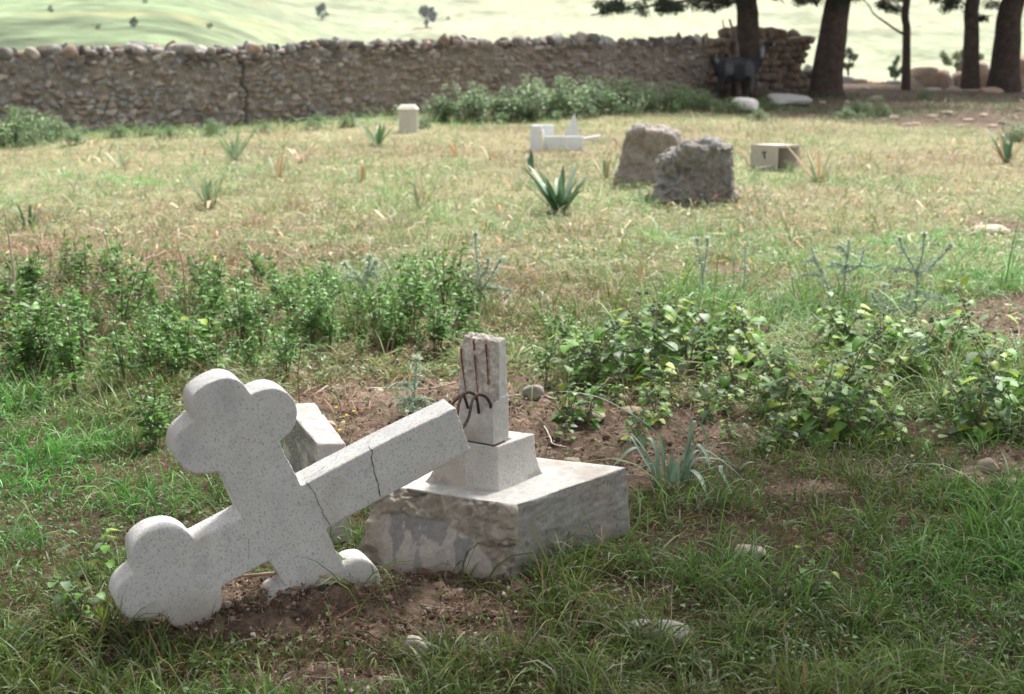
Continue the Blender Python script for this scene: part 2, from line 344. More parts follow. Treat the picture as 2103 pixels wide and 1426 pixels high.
# ------------------------------------------------------------------ the fallen cross
def corner_spline(pts):
    """pts: (x, y[, 1]) with 1 = sharp corner; Catmull-Rom between corners"""
    idx = [i for i, p in enumerate(pts) if len(p) > 2]; n = len(pts); out = []
    for a, b in zip(idx, idx[1:]+[idx[0]+n]):
        seg = [pts[i % n][:2] for i in range(a, b+1)]
        out += [tuple(q) for q in (spline(seg, 4)[:-1] if len(seg) > 2 else seg[:-1])]
    return out
CROSS = [(495.5, 1060.7, 1), (399, 1111.5, 1), (390.8, 1101), (374.5, 1090), (358, 1084.7), (340, 1083.4), (319.6, 1088), (301.3, 1096), (285, 1107.4), (273.9, 1121.7),
 (268.8, 1138), (270.8, 1154), (275, 1178.6, 1), (264.7, 1184), (250.5, 1197), (240.3, 1211), (235, 1229.4), (238.3, 1243.7), (248.5, 1258), (262.7, 1270), (279, 1276.6), (295, 1277.8),
 (311.5, 1274), (335.9, 1264, 1), (342, 1274), (352, 1283.3), (366.4, 1290.4), (382.7, 1293.5), (399, 1292.5), (417.2, 1284.3), (435.5, 1272), (447.7, 1260), (454.9, 1245.7),
 (457.9, 1231.5), (456.9, 1217), (455.9, 1206, 1), (553.2, 1153, 1), (588.8, 1208, 1), (572, 1213), (558, 1223), (551, 1240), (556, 1262), (572, 1280), (600, 1290, 1), (620, 1310), (660, 1318), (700, 1300),
 (712, 1270, 1), (740, 1262), (768, 1240), (782, 1205), (777, 1172), (757, 1154), (738, 1152), (722, 1157), (706, 1165, 1), (700, 1143, 1), (692, 1139, 1), (686.4, 1120.6, 1), (669, 1088, 1),
 (873.6, 977, 1), (966, 927.4, 1), (967.2, 920, 1), (962, 911, 1), (960, 902, 1), (953, 884.6, 1), (950, 870, 1), (943, 856.9, 1), (936.8, 836.7, 1), (806, 900, 1), (762.7, 922.4, 1), (619.3, 997.6, 1),
 (605.5, 969.8, 1), (590, 941, 1), (574, 906.7, 1), (588, 896.6), (600.4, 884.4), (608.6, 866), (610.6, 845.7), (605.5, 825.4), (594.3, 811), (580, 802), (565.9, 798), (549.6, 798), (533.3, 802),
 (515, 811, 1), (506.9, 797), (492.7, 783.7), (478.4, 777.6), (460, 775.6), (441.8, 780.7), (421.5, 790.8), (405.2, 803), (395, 815.2), (391, 831.5), (392, 847.8), (399, 864, 1),
 (387, 872), (370.7, 884.4), (360.5, 898.6), (355.4, 917), (356.4, 935), (364.6, 949.4), (378.8, 963.7), (395, 971.8), (415.4, 974.9), (433.7, 972.8), (450, 968.8, 1), (472, 1008.4, 1), (484.3, 1036, 1)]
CQ = PZ(385, 1293, 0.0); CN = unit(np.array([-.42, .906, .035])); CT = .088
def build_cross():
    pts = corner_spline(CROSS); P = [PP(x, y, CQ, CN) for x, y in pts]
    bm = bmesh.new(); prism(bm, P, CN*CT)
    me = remesh(bm, .0036, 3); V = getV(me); N = getN(me)
    d = (V-CQ)@CN                                        # depth into the slab
    px, py = proj(V[:, 0], V[:, 1], V[:, 2])
    chip = np.maximum(0, fbm(V*26, 3, 5)-.18)*(1-ss(.0, .02, d))*(ss(.25, .75, 1-abs(N@CN)))*ss(.04, .12, V[:, 2])
    endface = ss(930, 948, px+(py-880)*-.35)*(px > 900)
    V = V+N*(.0012*fbm(V*30, 3, 7)-.012*chip-.004*endface*np.abs(fbm(V*60, 2, 9)))[:, None]; setV(me, V)
    C = V3(.53, .52, .505)*(1+.10*fbm(V*7, 4, 12))[:, None]
    edge = ss(.02, .004, d)*ss(.15, .6, 1-abs(N@CN))*ss(-.1, .4, fbm(V*12, 3, 15)); C = C*(1-.65*edge[:, None])+V3(.46, .34, .23)*.65*edge[:, None]
    st = ss(.25, .55, fbm(V*V3(9, 9, 9), 4, 16))[:, None]; C = C*(1-.38*st)+V3(.48, .40, .31)*.38*st; sp_ = ss(.30, .5, fbm(V*38, 3, 119))[:, None]; C = C*(1-.35*sp_)+V3(.36, .34, .32)*.35*sp_
    gst = ss(.1, .5, fbm(V*5, 3, 18))[:, None]; C = C*(1-.45*gst)+V3(.36, .36, .37)*.45*gst
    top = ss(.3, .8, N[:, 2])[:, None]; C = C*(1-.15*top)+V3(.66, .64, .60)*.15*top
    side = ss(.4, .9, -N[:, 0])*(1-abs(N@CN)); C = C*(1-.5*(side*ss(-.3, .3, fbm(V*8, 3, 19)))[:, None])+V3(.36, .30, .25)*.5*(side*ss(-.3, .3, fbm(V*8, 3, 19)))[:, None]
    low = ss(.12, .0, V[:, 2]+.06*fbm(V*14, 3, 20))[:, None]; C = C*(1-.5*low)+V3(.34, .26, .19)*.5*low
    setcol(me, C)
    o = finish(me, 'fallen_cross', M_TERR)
    tag(o, 'pale terrazzo grave cross with clover-shaped ends, snapped off and leaning against the pedestal', 'cross')
    TN = unit(np.cross(CN, PP(806, 900, CQ, CN)-PP(640, 985, CQ, CN))); TN = TN*np.sign(TN[2]); TQ = PP(762.7, 922.4, CQ, CN)
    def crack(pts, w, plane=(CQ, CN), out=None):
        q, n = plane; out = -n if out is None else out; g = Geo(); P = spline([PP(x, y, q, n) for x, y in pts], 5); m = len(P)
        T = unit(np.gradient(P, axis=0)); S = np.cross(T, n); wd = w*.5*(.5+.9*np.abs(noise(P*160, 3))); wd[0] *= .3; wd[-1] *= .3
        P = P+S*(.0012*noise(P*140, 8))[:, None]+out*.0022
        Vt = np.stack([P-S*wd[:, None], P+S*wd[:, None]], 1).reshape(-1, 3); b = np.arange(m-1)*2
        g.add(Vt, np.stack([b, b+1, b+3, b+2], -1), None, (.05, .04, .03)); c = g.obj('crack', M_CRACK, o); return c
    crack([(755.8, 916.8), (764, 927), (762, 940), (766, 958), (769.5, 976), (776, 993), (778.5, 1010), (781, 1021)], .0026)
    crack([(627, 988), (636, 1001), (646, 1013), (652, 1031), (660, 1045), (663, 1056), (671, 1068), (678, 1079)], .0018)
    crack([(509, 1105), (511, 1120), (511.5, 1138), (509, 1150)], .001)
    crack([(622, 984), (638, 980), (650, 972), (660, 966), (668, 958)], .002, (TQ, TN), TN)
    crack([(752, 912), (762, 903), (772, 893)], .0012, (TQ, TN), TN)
build_cross()

# ------------------------------------------------------------------ the pedestal it stood on
def build_pedestal():
    root = empty('grave_pedestal', (-.02, 3.87, 0), label='broken concrete grave pedestal with a square stump and bent rusty bars on top', cat='pedestal')
    off = -np.array(root.location)
    def fin(me, name, m, parent=root):
        setV(me, getV(me)+off); return finish(me, name, m, parent)
    Nn, R, L, K = V3(.012, 3.63, .212), V3(.335, 3.955, .213), V3(-.39, 3.83, .205), V3(-.06, 4.13, .205)
    bN, bR, bL, bK = V3(-.005, 3.615, -.1), V3(.36, 3.975, -.1), V3(-.445, 3.70, -.1), V3(-.07, 4.17, -.1)
    bm = bmesh.new(); hexa(bm, [bN, bR, bK, bL, Nn, R, K, L]); me = remesh(bm, .0042, 3); V = getV(me); N = getN(me)
    nl = unit(np.cross(bN-bL, V3(0, 0, 1))); nl = nl*-np.sign(nl[1])*-1 if nl[1] > 0 else nl
    left = ss(.55, .85, N@nl); rf = ss(.55, .85, N@unit(V3(.7, -.7, 0))); top = ss(.6, .9, N[:, 2])
    z = V[:, 2]; u = (V-bL)@unit(bN-bL)                 # along the left face, 0..0.42
    br = .115+.02*fbm(np.stack([u*9, z*0, z*0], -1), 3, 2)+.03*np.sin(u*9)-.05*ss(.33, .41, u)
    rough = left*np.clip(ss(br-.0035, br+.0035, z)+ss(.085, .05, u+.02*fbm(V*20, 2, 31))+ss(.395, .41, u), 0, 1)
    rg = fbm(V*V3(9, 9, 14), 5, 33); rid = 1-2*np.abs(fbm(V*11, 4, 34))
    rd3 = 1-2*np.abs(fbm(V*V3(26, 26, 34), 4, 134))
    disp = rough*(-.020+.046*rg+.020*rid+.014*rd3+.009*fbm(V*70, 3, 135))+left*(1-rough)*(.001*fbm(V*40, 3, 35))+rf*(.006*fbm(V*V3(14, 14, 50), 4, 36)-.010*ss(.03, 0, np.abs(z-.212))*np.maximum(0, fbm(V*20, 4, 138)+.1))+top*.002*fbm(V*14, 3, 37)
    eb = ss(.03, .0, np.abs(z-.212))*left; disp = disp-eb*.024*np.maximum(0, fbm(V*22, 4, 38)+.25)
    hol = np.maximum(0, fbm(V*42, 2, 39)-.35); disp = disp-.01*hol*(rough+.6*rf)
    V = V+N*disp[:, None]; setV(me, V)
    ctop = V3(.58, .56, .53)*(1+.12*fbm(V*12, 4, 40))[:, None]; s = ss(0, .5, fbm(V*9, 4, 41))[:, None]; ctop = ctop*(1-.55*s)+V3(.40, .33, .26)*.55*s; sd_ = ss(.1, .4, fbm(V*30, 4, 141))[:, None]; ctop = ctop*(1-.3*sd_)+V3(.36, .33, .30)*.3*sd_
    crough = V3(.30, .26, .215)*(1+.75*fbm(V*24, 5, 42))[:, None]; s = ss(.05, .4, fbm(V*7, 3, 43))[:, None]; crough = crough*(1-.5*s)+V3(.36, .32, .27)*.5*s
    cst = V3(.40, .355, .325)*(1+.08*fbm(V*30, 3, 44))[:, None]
    drip = (noise(np.stack([u*60, z*5, z*0], -1), 45)*.55+fbm(np.stack([u*40, z*26, z*0], -1), 4, 46)*.8+(z-.045)*9*.55)
    dr = ss(.18, .24, drip)[:, None]; cst = cst*(1-dr)+V3(.24, .235, .228)*(1+.12*fbm(V*40, 2, 47))[:, None]*dr
    ck = ss(.0045, .001, np.abs(u-.33-.02*noise(np.stack([z*30, z*0, z*0], -1), 48)-.25*(z-.05)))*(z < .10)*(z > -.05); cst = cst*(1-.8*ck[:, None])
    mud = ss(.035, -.005, z+.02*fbm(V*15, 3, 49))[:, None]; cst = cst*(1-.5*mud)+V3(.2, .14, .1)*.5*mud
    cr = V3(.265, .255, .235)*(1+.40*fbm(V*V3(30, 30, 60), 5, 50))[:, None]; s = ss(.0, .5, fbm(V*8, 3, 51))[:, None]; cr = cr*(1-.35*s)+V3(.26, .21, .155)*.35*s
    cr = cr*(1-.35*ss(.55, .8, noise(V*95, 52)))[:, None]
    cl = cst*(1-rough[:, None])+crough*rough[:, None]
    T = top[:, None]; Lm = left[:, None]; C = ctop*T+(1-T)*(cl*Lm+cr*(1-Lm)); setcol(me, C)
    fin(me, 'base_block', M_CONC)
    # flared plinth
    a, b, c = V3(-.036, 3.749, .205), V3(.092, 3.905, .205), V3(-.250, 3.838, .205); d = b+c-a
    ta, tb, tc_ = V3(-.0405, 3.766, .333), V3(.066, 3.892, .333), V3(-.205, 3.835, .333); td = tb+tc_-ta
    bm = bmesh.new(); rings = []
    for t in [0, .06, .15, .28, .45, .65, .82, 1.0]:
        k = (1-t)**2.6; zz = a[2]+(ta[2]-a[2])*t
        rings.append([bm.verts.new((*(p[:2]*k+q[:2]*(1-k)), zz)) for p, q in ((a, ta), (b, tb), (d, td), (c, tc_))])
    bm.faces.new(rings[0][::-1]); bm.faces.new(rings[-1])
    for r0, r1 in zip(rings, rings[1:]):
        for i in range(4): bm.faces.new([r0[i], r0[(i+1) % 4], r1[(i+1) % 4], r1[i]])
    me = remesh(bm, .003, 3); V = getV(me); N = getN(me)
    # the socket the stump stands in
    n, r, l, k_ = V3(-.052, 3.79, .33), V3(-.008, 3.852, .33), V3(-.172, 3.860, .33), V3(-.128, 3.922, .33)
    cen = (r+l)/2; ax, ay = unit(r-n), unit(l-n); q = V-cen; uu = np.abs(q@ax)/(np.linalg.norm(r-n)/2+.006); vv = np.abs(q@ay)/(np.linalg.norm(l-n)/2+.006)
    sock = (1-ss(.98, 1.12, np.maximum(uu, vv)))*ss(.5, .9, N[:, 2])*(V[:, 2] > .3)
    V = V+N*(.0015*fbm(V*35, 3, 60)-.004*np.maximum(0, fbm(V*70, 2, 61)-.4))[:, None]; V[:, 2] -= sock*.008; setV(me, V)
    C = V3(.53, .505, .47)*(1+.16*fbm(V*14, 4, 62))[:, None]
    fl = ss(.3, .8, N@unit(V3(-.38, -.92, 0))); s = (ss(.1, .45, fbm(V*8, 4, 63)+.3*(V[:, 0] < -.13))*fl)[:, None]; C = C*(1-.45*s)+V3(.36, .25, .15)*.45*s
    le = (ss(.245, .215, V[:, 2])*ss(0, .3, fbm(V*28, 3, 64)))[:, None]; C = C*(1-.6*le)+V3(.20, .19, .18)*.6*le
    C = C*(1-.5*sock[:, None])+V3(.22, .16, .11)*.5*sock[:, None]; setcol(me, C); fin(me, 'plinth', M_TERR)
    # stump: intact foot, spalled shaft above
    sh = ax*.027; zt = float(PY(1031, 692, 3.85)[2])
    bm = bmesh.new(); up = V3(0, 0, 1)
    hexa(bm, [n, r, k_, l, V3(*n[:2], .455), V3(*r[:2], .46), V3(*k_[:2], .42), V3(*l[:2], .405)])
    hexa(bm, [n+sh, r, k_, l+sh, V3(*(n+sh*1.0-.0*ay)[:2], zt-.004), V3(*(r-ax*.004-ay*0+V3(-.006, 0, 0))[:2], zt), V3(*(k_+V3(-.004, 0, 0))[:2], zt+.002), V3(*(l+sh*1.0+V3(.010, 0, 0))[:2], zt-.003)])
    me = remesh(bm, .0026, 2); V = getV(me); N = getN(me)
    f = unit(np.cross(l-n, up)); f = f*np.sign(-f[1]); fr = ss(.3, .8, N@f); hi = ss(.43, .455, V[:, 2]+.1*((V-n)@ay)); ztop = ss(.5, .8, N[:, 2])*(V[:, 2] > zt-.03)
    lf = ss(.5, .9, N@(-ax*0+ay))
    rough = np.clip(fr*hi+ztop+.8*lf*hi+ss(.3, .9, N[:, 2])*(V[:, 2] > .4), 0, 1)
    bite = ss(.05, .0, zt-V[:, 2])*ss(.3, .9, (V-n)@ay/np.linalg.norm(l-n))
    V = V+N*(rough*(.011*fbm(V*38, 4, 70)+.007*fbm(V*100, 3, 71)-.002)+.0007*fbm(V*60, 2, 72))[:, None]
    V = V-ay*(.016*ss(.05, .0, zt-V[:, 2])*ss(.55, 1.0, (V-n)@ay/np.linalg.norm(l-n)))[:, None]; V[:, 2] -= ztop*(.006*np.abs(fbm(V*50, 3, 73)))*2; V = V-(f*.010+ay*.004)*(bite*fr)[:, None]*0; setV(me, V)
    C = V3(.50, .48, .45)*(1+.08*fbm(V*20, 3, 74))[:, None]; cr = V3(.46, .42, .37)*(1+.5*fbm(V*60, 4, 75))[:, None]; R_ = rough[:, None]; C = C*(1-R_)+cr*R_
    s = (ss(.45, .36, V[:, 2])*fr*ss(-.2, .4, fbm(V*14, 3, 76)))[:, None]; C = C*(1-.4*s)+V3(.30, .24, .18)*.4*s
    rs = 0
    grooves = [[(947, 716), (949, 745), (953, 775), (957, 806)], [(973, 698), (975, 730), (978, 770), (981, 806)], [(998, 708), (1000, 735), (1002, 765), (1003, 790)]]
    fq = n+sh; GP = [spline([PP(x, y, fq, f) for x, y in G_], 6) for G_ in grooves]
    for G_ in GP:
        dd = np.min(np.linalg.norm((V[:, None]-G_[None])[..., :2]*1.0, axis=2)+np.abs(V[:, None, 2]-G_[None, :, 2])*.15, 1); rs = np.maximum(rs, ss(.008, .002, dd)*fr*hi)
    C = C*(1-.55*rs[:, None])+V3(.26, .10, .04)*.55*rs[:, None]; setcol(me, C)
    stump = fin(me, 'stump', M_CONC)
    for G_ in GP:
        g = Geo(); P = G_+f*.0012+off; m = len(P); tube(g, P, .0028*np.linspace(1, .35, m), jit((.17, .055, .025), m, .25), 6); g.obj('rust_bar', M_RUST, stump)
    def bar(px, y0, y1):
        m = len(px); P = spline([PY(x, y, y0+(y1-y0)*(i/(m-1))) for i, (x, y) in enumerate(px)], 7)+off
        g = Geo(); tube(g, P, .0043*(1+.12*noise(P*90, 4)), jit((.055, .035, .028), len(P), .2), 8); g.obj('rebar_loop', M_RUST, stump)
    bar([(938, 868), (940, 845), (943, 828), (950, 812), (960, 806), (972, 809), (979, 820), (982, 838), (983, 848)], 3.66, 3.812)
    bar([(945, 884), (955, 872), (963, 856), (967, 836), (972, 820), (983, 811), (997, 815), (1006, 828), (1008, 838)], 3.64, 3.800)
    bar([(922, 840), (932, 826), (944, 815), (951, 813), (956, 822), (961, 838)], 3.72, 3.815)
build_pedestal()
def build_kerb():
    bm = bmesh.new()
    hexa(bm, [V3(-.555, 3.86, -.08), V3(-.462, 3.90, -.08), V3(-.60, 4.50, -.08), V3(-.75, 4.46, -.08), V3(-.563, 3.93, .292), V3(-.482, 3.955, .285), V3(-.622, 4.33, .305), V3(-.72, 4.30, .31)])
    me = remesh(bm, .0045, 3); V = getV(me); N = getN(me)
    V = V+N*(.002*fbm(V*25, 3, 3)-.008*np.maximum(0, fbm(V*22, 3, 4)-.2)*ss(.25, .3, V[:, 2]))[:, None]; setV(me, V)
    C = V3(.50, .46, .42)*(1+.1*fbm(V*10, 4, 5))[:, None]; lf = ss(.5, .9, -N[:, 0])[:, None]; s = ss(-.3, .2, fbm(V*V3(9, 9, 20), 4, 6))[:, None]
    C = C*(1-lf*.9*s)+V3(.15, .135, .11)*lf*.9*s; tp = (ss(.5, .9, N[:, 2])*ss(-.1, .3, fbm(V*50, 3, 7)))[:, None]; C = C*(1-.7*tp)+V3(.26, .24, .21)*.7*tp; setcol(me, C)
    tag(finish(me, 'grave_kerb', M_TERR), 'narrow stained concrete slab standing on edge just behind the fallen cross', 'kerb stone')
build_kerb()

# ------------------------------------------------------------------ rocks and small stones
def traced_rock(name, px, Y, depth, label, col, amp, vox, seed, dxy=(0, 1, 0), fr=14, cat='rock'):
    P = [PY(x, y, Y) for x, y in px]; c = np.mean(P, 0); bm = bmesh.new(); dv = unit(V3(*dxy))*depth
    a = [bm.verts.new(tuple(p)) for p in P]; m_ = [bm.verts.new(tuple(c+(p-c)*1.06+dv*.45)) for p in P]; b = [bm.verts.new(tuple(c+(p-c)*.86+dv)) for p in P]; n = len(P)
    bm.faces.new(a); bm.faces.new(b[::-1])
    for u, w in ((a, m_), (m_, b)):
        for i in range(n): bm.faces.new([u[i], w[i], w[(i+1) % n], u[(i+1) % n]])
    me = remesh(bm, vox, 3); V = getV(me); N = getN(me)
    V = V+N*(amp*1.2*fbm(V*4, 4, seed)+amp*.6*(1-2*np.abs(fbm(V*fr, 4, seed+1)))-amp*.3)[:, None]; setV(me, V)
    C = np.asarray(col)*(1+.35*fbm(V*12, 4, seed+2))[:, None]; s = ss(.1, .4, fbm(V*5, 3, seed+3))[:, None]; C = C*(1-.3*s)+V3(.26, .20, .15)*.3*s
    li = ss(.25, .45, fbm(V*22, 3, seed+4))[:, None]*ss(-.2, .6, N[:, 2])[:, None]; C = C*(1-.35*li)+V3(.42, .41, .39)*.35*li; setcol(me, C)
    return tag(finish(me, name, M_STONE), label, cat)
traced_rock('headstone_rock', [(1262, 385), (1270, 340), (1277, 300), (1292, 276), (1310, 266), (1340, 270), (1380, 280), (1384, 300), (1374, 330), (1364, 385)], 12.75, .40, 'tall reddish grey rock leaning behind the darker boulder in the grass', (.26, .23, .205), .05, .010, 100, (.3, 1, 0))
traced_rock('headstone_rock', [(1352, 430), (1352, 380), (1356, 345), (1372, 325), (1400, 313), (1412, 306), (1430, 310), (1445, 300), (1470, 298), (1480, 304), (1496, 306), (1502, 335), (1505, 375), (1503, 425)], 11.45, .38, 'dark grey knobbly boulder, in front of the taller reddish rock', (.20, .192, .18), .075, .009, 110, (.15, 1, 0), 15)
def rock(px, py, w, h, label, col, seed, group=None, boxy=.4, rough=.14, sink=.5, name='field_stone', dz=0, dep=.8):
    p = ground(px, py); sc = (p[1]*CP+1.5*SP)/F_PX; r = (w*sc/2*1.05, w*sc/2*dep, h*sc/2*1.0)
    g = Geo(); stone(g, (0, 0, r[2]*(1-sink)), r, col, seed, boxy, rough, True)
    o = g.obj(name, M_STONE); o.location = (p[0], p[1]+r[1]*.5, float(tz(p[0], p[1]))+dz); return tag(o, label, 'stone', group)
rock(1096, 822, 48, 34, 'smooth rounded grey-brown stone on the bare soil right of the stump', (.27, .25, .21), 3, boxy=0, rough=.03, sink=.2)
rock(1218, 868, 52, 30, 'pinkish white angular stone on the bare soil behind the pedestal', (.42, .33, .28), 41, boxy=.2)
rock(1296, 856, 56, 26, 'flat tan stone on the bare soil under the nettle leaves', (.30, .22, .165), 5)
rock(778, 808, 22, 12, 'small cream pebble on the soil left of the stump', (.48, .42, .35), 6)
rock(676, 880, 34, 18, 'brown earthy stone just above the concrete kerb', (.32, .25, .19), 7)
rock(1540, 1146, 66, 34, 'whitish stone half hidden in the grass right of the pedestal', (.45, .39, .34), 8)
rock(1608, 1232, 44, 34, 'brown stone in the grass, below the whitish one', (.27, .20, .16), 9)
rock(1345, 1325, 150, 56, 'broad flat grey limestone slab lying in the grass at the bottom', (.36, .34, .32), 10, dep=.6)
rock(1212, 1248, 46, 30, 'small pale stone in grass right of the pedestal corner', (.38, .33, .29), 12)
rock(850, 1350, 60, 52, 'pale rounded stone at bottom centre in front of the pedestal', (.40, .34, .29), 13)
rock(1916, 805, 88, 42, 'large cream limestone lump among the nettles on the right', (.44, .40, .34), 14)
rock(2034, 980, 48, 50, 'tan blocky stone standing in the grass at the right edge', (.30, .24, .19), 15)
rock(2075, 1004, 40, 30, 'low pinkish stone at the far right edge of the frame', (.36, .29, .24), 16)
rock(2035, 480, 80, 22, 'flat pale outcrop stone in the dry grass, upper right', (.44, .36, .29), 17)
rock(1620, 870, 60, 20, 'grey stone in the shade beneath the nettle stems', (.22, .20, .18), 18)
rock(1175, 952, 40, 14, 'earth-covered stone behind the pedestal block', (.33, .27, .21), 19)
rock(1532, 232, 62, 36, 'white angular stone on the ground below the goat', (.60, .58, .54), 20, boxy=.5, sink=.1, name='pale_boulder')
rock(1622, 218, 92, 26, 'long sloping grey slab between the goat and the big trunk', (.34, .33, .32), 27, boxy=.6, sink=.15, name='pale_boulder')
RUB = ['brown flat stone tucked beside the foot of the big leaning trunk', 'larger brown stone second from the big leaning trunk', 'rounded brown stone third from the big leaning trunk', 'grey stone perched at the back, right of the big leaning trunk', 'thin pale slab halfway between the big trunk and the slender one', 'flat brown stone touching the left side of the slender trunk', 'wide low brown boulder just right of the slender trunk', 'tall tan boulder in the front of the middle heap', 'tallest brown boulder of the middle heap', 'narrow dark boulder at the right side of the middle heap', 'capping boulder resting on top of the middle heap', 'upright grey boulder against the left side of the medium trunk', 'big tan boulder between the medium and the thickest trunk', 'tall brown stone behind the big tan boulder, left of the thickest trunk', 'pale stone directly right of the medium trunk', 'orange-brown boulder just right of the thickest trunk', 'grey stone stacked above the orange-brown boulder at the edge', 'large stone cut off by the right edge of the picture', 'small brown stone at the foot of the thickest trunk', 'low grey stone before the medium trunk', 'flat tan stone before the thickest trunk', 'small brown stone before the middle heap', 'small stone on the earth before the slender trunk', 'brown stone between the wall end and the big leaning trunk']
for i_, (x_, y_, w_, h_) in enumerate([(868, 1184, 26, 20), (893, 1190, 22, 15), (916, 1188, 30, 16)]): rock(x_, y_, w_, h_, ['roundest dark brown clod against the front of the pedestal', 'small dark brown clod between the two larger ones, against the pedestal', 'flattest dark brown clod against the front of the pedestal'][i_], (.15, .085, .06), 700+i_, None, .1, .3, .25, 'earth_clod')
GR = 'rubble stones heaped along the field edge under the trees'
rr = random.Random(5)
for k, (x, y, w, h) in enumerate([(1700, 178, 40, 24), (1738, 182, 46, 30), (1765, 184, 36, 22), (1712, 160, 30, 20), (1800, 180, 30, 12), (1836, 178, 34, 20), (1878, 176, 60, 34), (1900, 172, 52, 44), (1925, 172, 54, 52), (1946, 174, 36, 38), (1896, 150, 56, 26), (1970, 172, 40, 46), (2022, 176, 46, 50), (2034, 160, 34, 44), (2012, 150, 40, 40), (2100, 172, 50, 60), (2105, 140, 50, 40), (2140, 170, 60, 60), (2090, 185, 40, 20), (1960, 192, 34, 16), (2035, 190, 44, 14), (1915, 190, 30, 12), (1775, 196, 26, 10), (1670, 190, 40, 20)]):
    p = PY(x, y, 31.4 if y < 186 else 29.5); sc = 31/F_PX
    g = Geo(); c = [(.38, .27, .20), (.33, .31, .29), (.42, .34, .26), (.30, .22, .17)][k % 4]
    stone(g, (0, 0, 0), (w*sc*.55, w*sc*.5, h*sc*.62), c, 200+k, .35, .15, True); o = g.obj('rubble_stone', M_STONE); p[2] = max(p[2], float(tz(p[0], p[1]))); o.location = p
    tag(o, RUB[k], 'stone', GR)
for k, (x, y) in enumerate([(1835, 246), (1862, 262), (1915, 244), (1925, 252), (1945, 236), (1990, 250), (2020, 240), (2060, 256), (2085, 244), (2095, 230), (1880, 258), (2040, 262), (1970, 262), (1740, 215), (1690, 213), (1800, 205)]):
    rock(x, y, rr.uniform(12, 26), rr.uniform(8, 13), 'small pale stone on the shaded bare earth before the trees', (.38, .30, .24), 300+k, 'small stones on the shaded earth before the trees')
for k in range(46):
    x, y = [(rr.uniform(640, 1500), rr.uniform(800, 960)), (rr.uniform(330, 1150), rr.uniform(1215, 1400)), (rr.uniform(1980, 2110), rr.uniform(610, 1010))][k % 3]
    q = PZ(x, y); 
    if dirt_mask(q[0], q[1]) < .4 or (740 < x < 1300 and 930 < y < 1200): continue
    rock(x, y, rr.uniform(7, 22), rr.uniform(5, 12), 'small pebble lying on the bare brown soil', [(.40, .33, .27), (.30, .24, .19), (.48, .43, .38)][k % 3], 400+k, 'pebbles on the bare soil', name='pebble')

# ------------------------------------------------------------------ the rubble wall
WP = np.array([(-11, 14.0), (-6.6, 18.2), (-1.8, 21.6), (1.0, 23.9), (3.55, 26.2), (5.60, 27.6)])
WS = np.concatenate([[0], np.cumsum(np.linalg.norm(np.diff(WP, axis=0), axis=1))])
def wpos(s): return np.stack([np.interp(s, WS, WP[:, 0]), np.interp(s, WS, WP[:, 1])], -1)
def wnorm(s):
    d = wpos(np.asarray(s)+.3)-wpos(np.asarray(s)-.3); d = unit(d); return np.stack([d[..., 1], -d[..., 0]], -1)
def cells(u, v, cu, cv, seed):
    a = u/cu; b = v/cv; ia = np.floor(a).astype(int); ib = np.floor(b).astype(int); F1 = np.full(a.shape, 9.); F2 = np.full(a.shape, 9.); cid = np.zeros(a.shape)
    for i in (-1, 0, 1):
        for j in (-1, 0, 1):
            x = ia+i; y = ib+j; jx = x+_h(x, y, 0*x, seed); jy = y+_h(x, y, 0*x, seed+1)
            d = np.hypot((a-jx), (b-jy)); k = _h(x, y, 0*x, seed+2); c = d < F1
            F2 = np.where(c, F1, np.minimum(F2, d)); cid = np.where(c, k, cid); F1 = np.where(c, d, F1)
    return F1, F2, cid
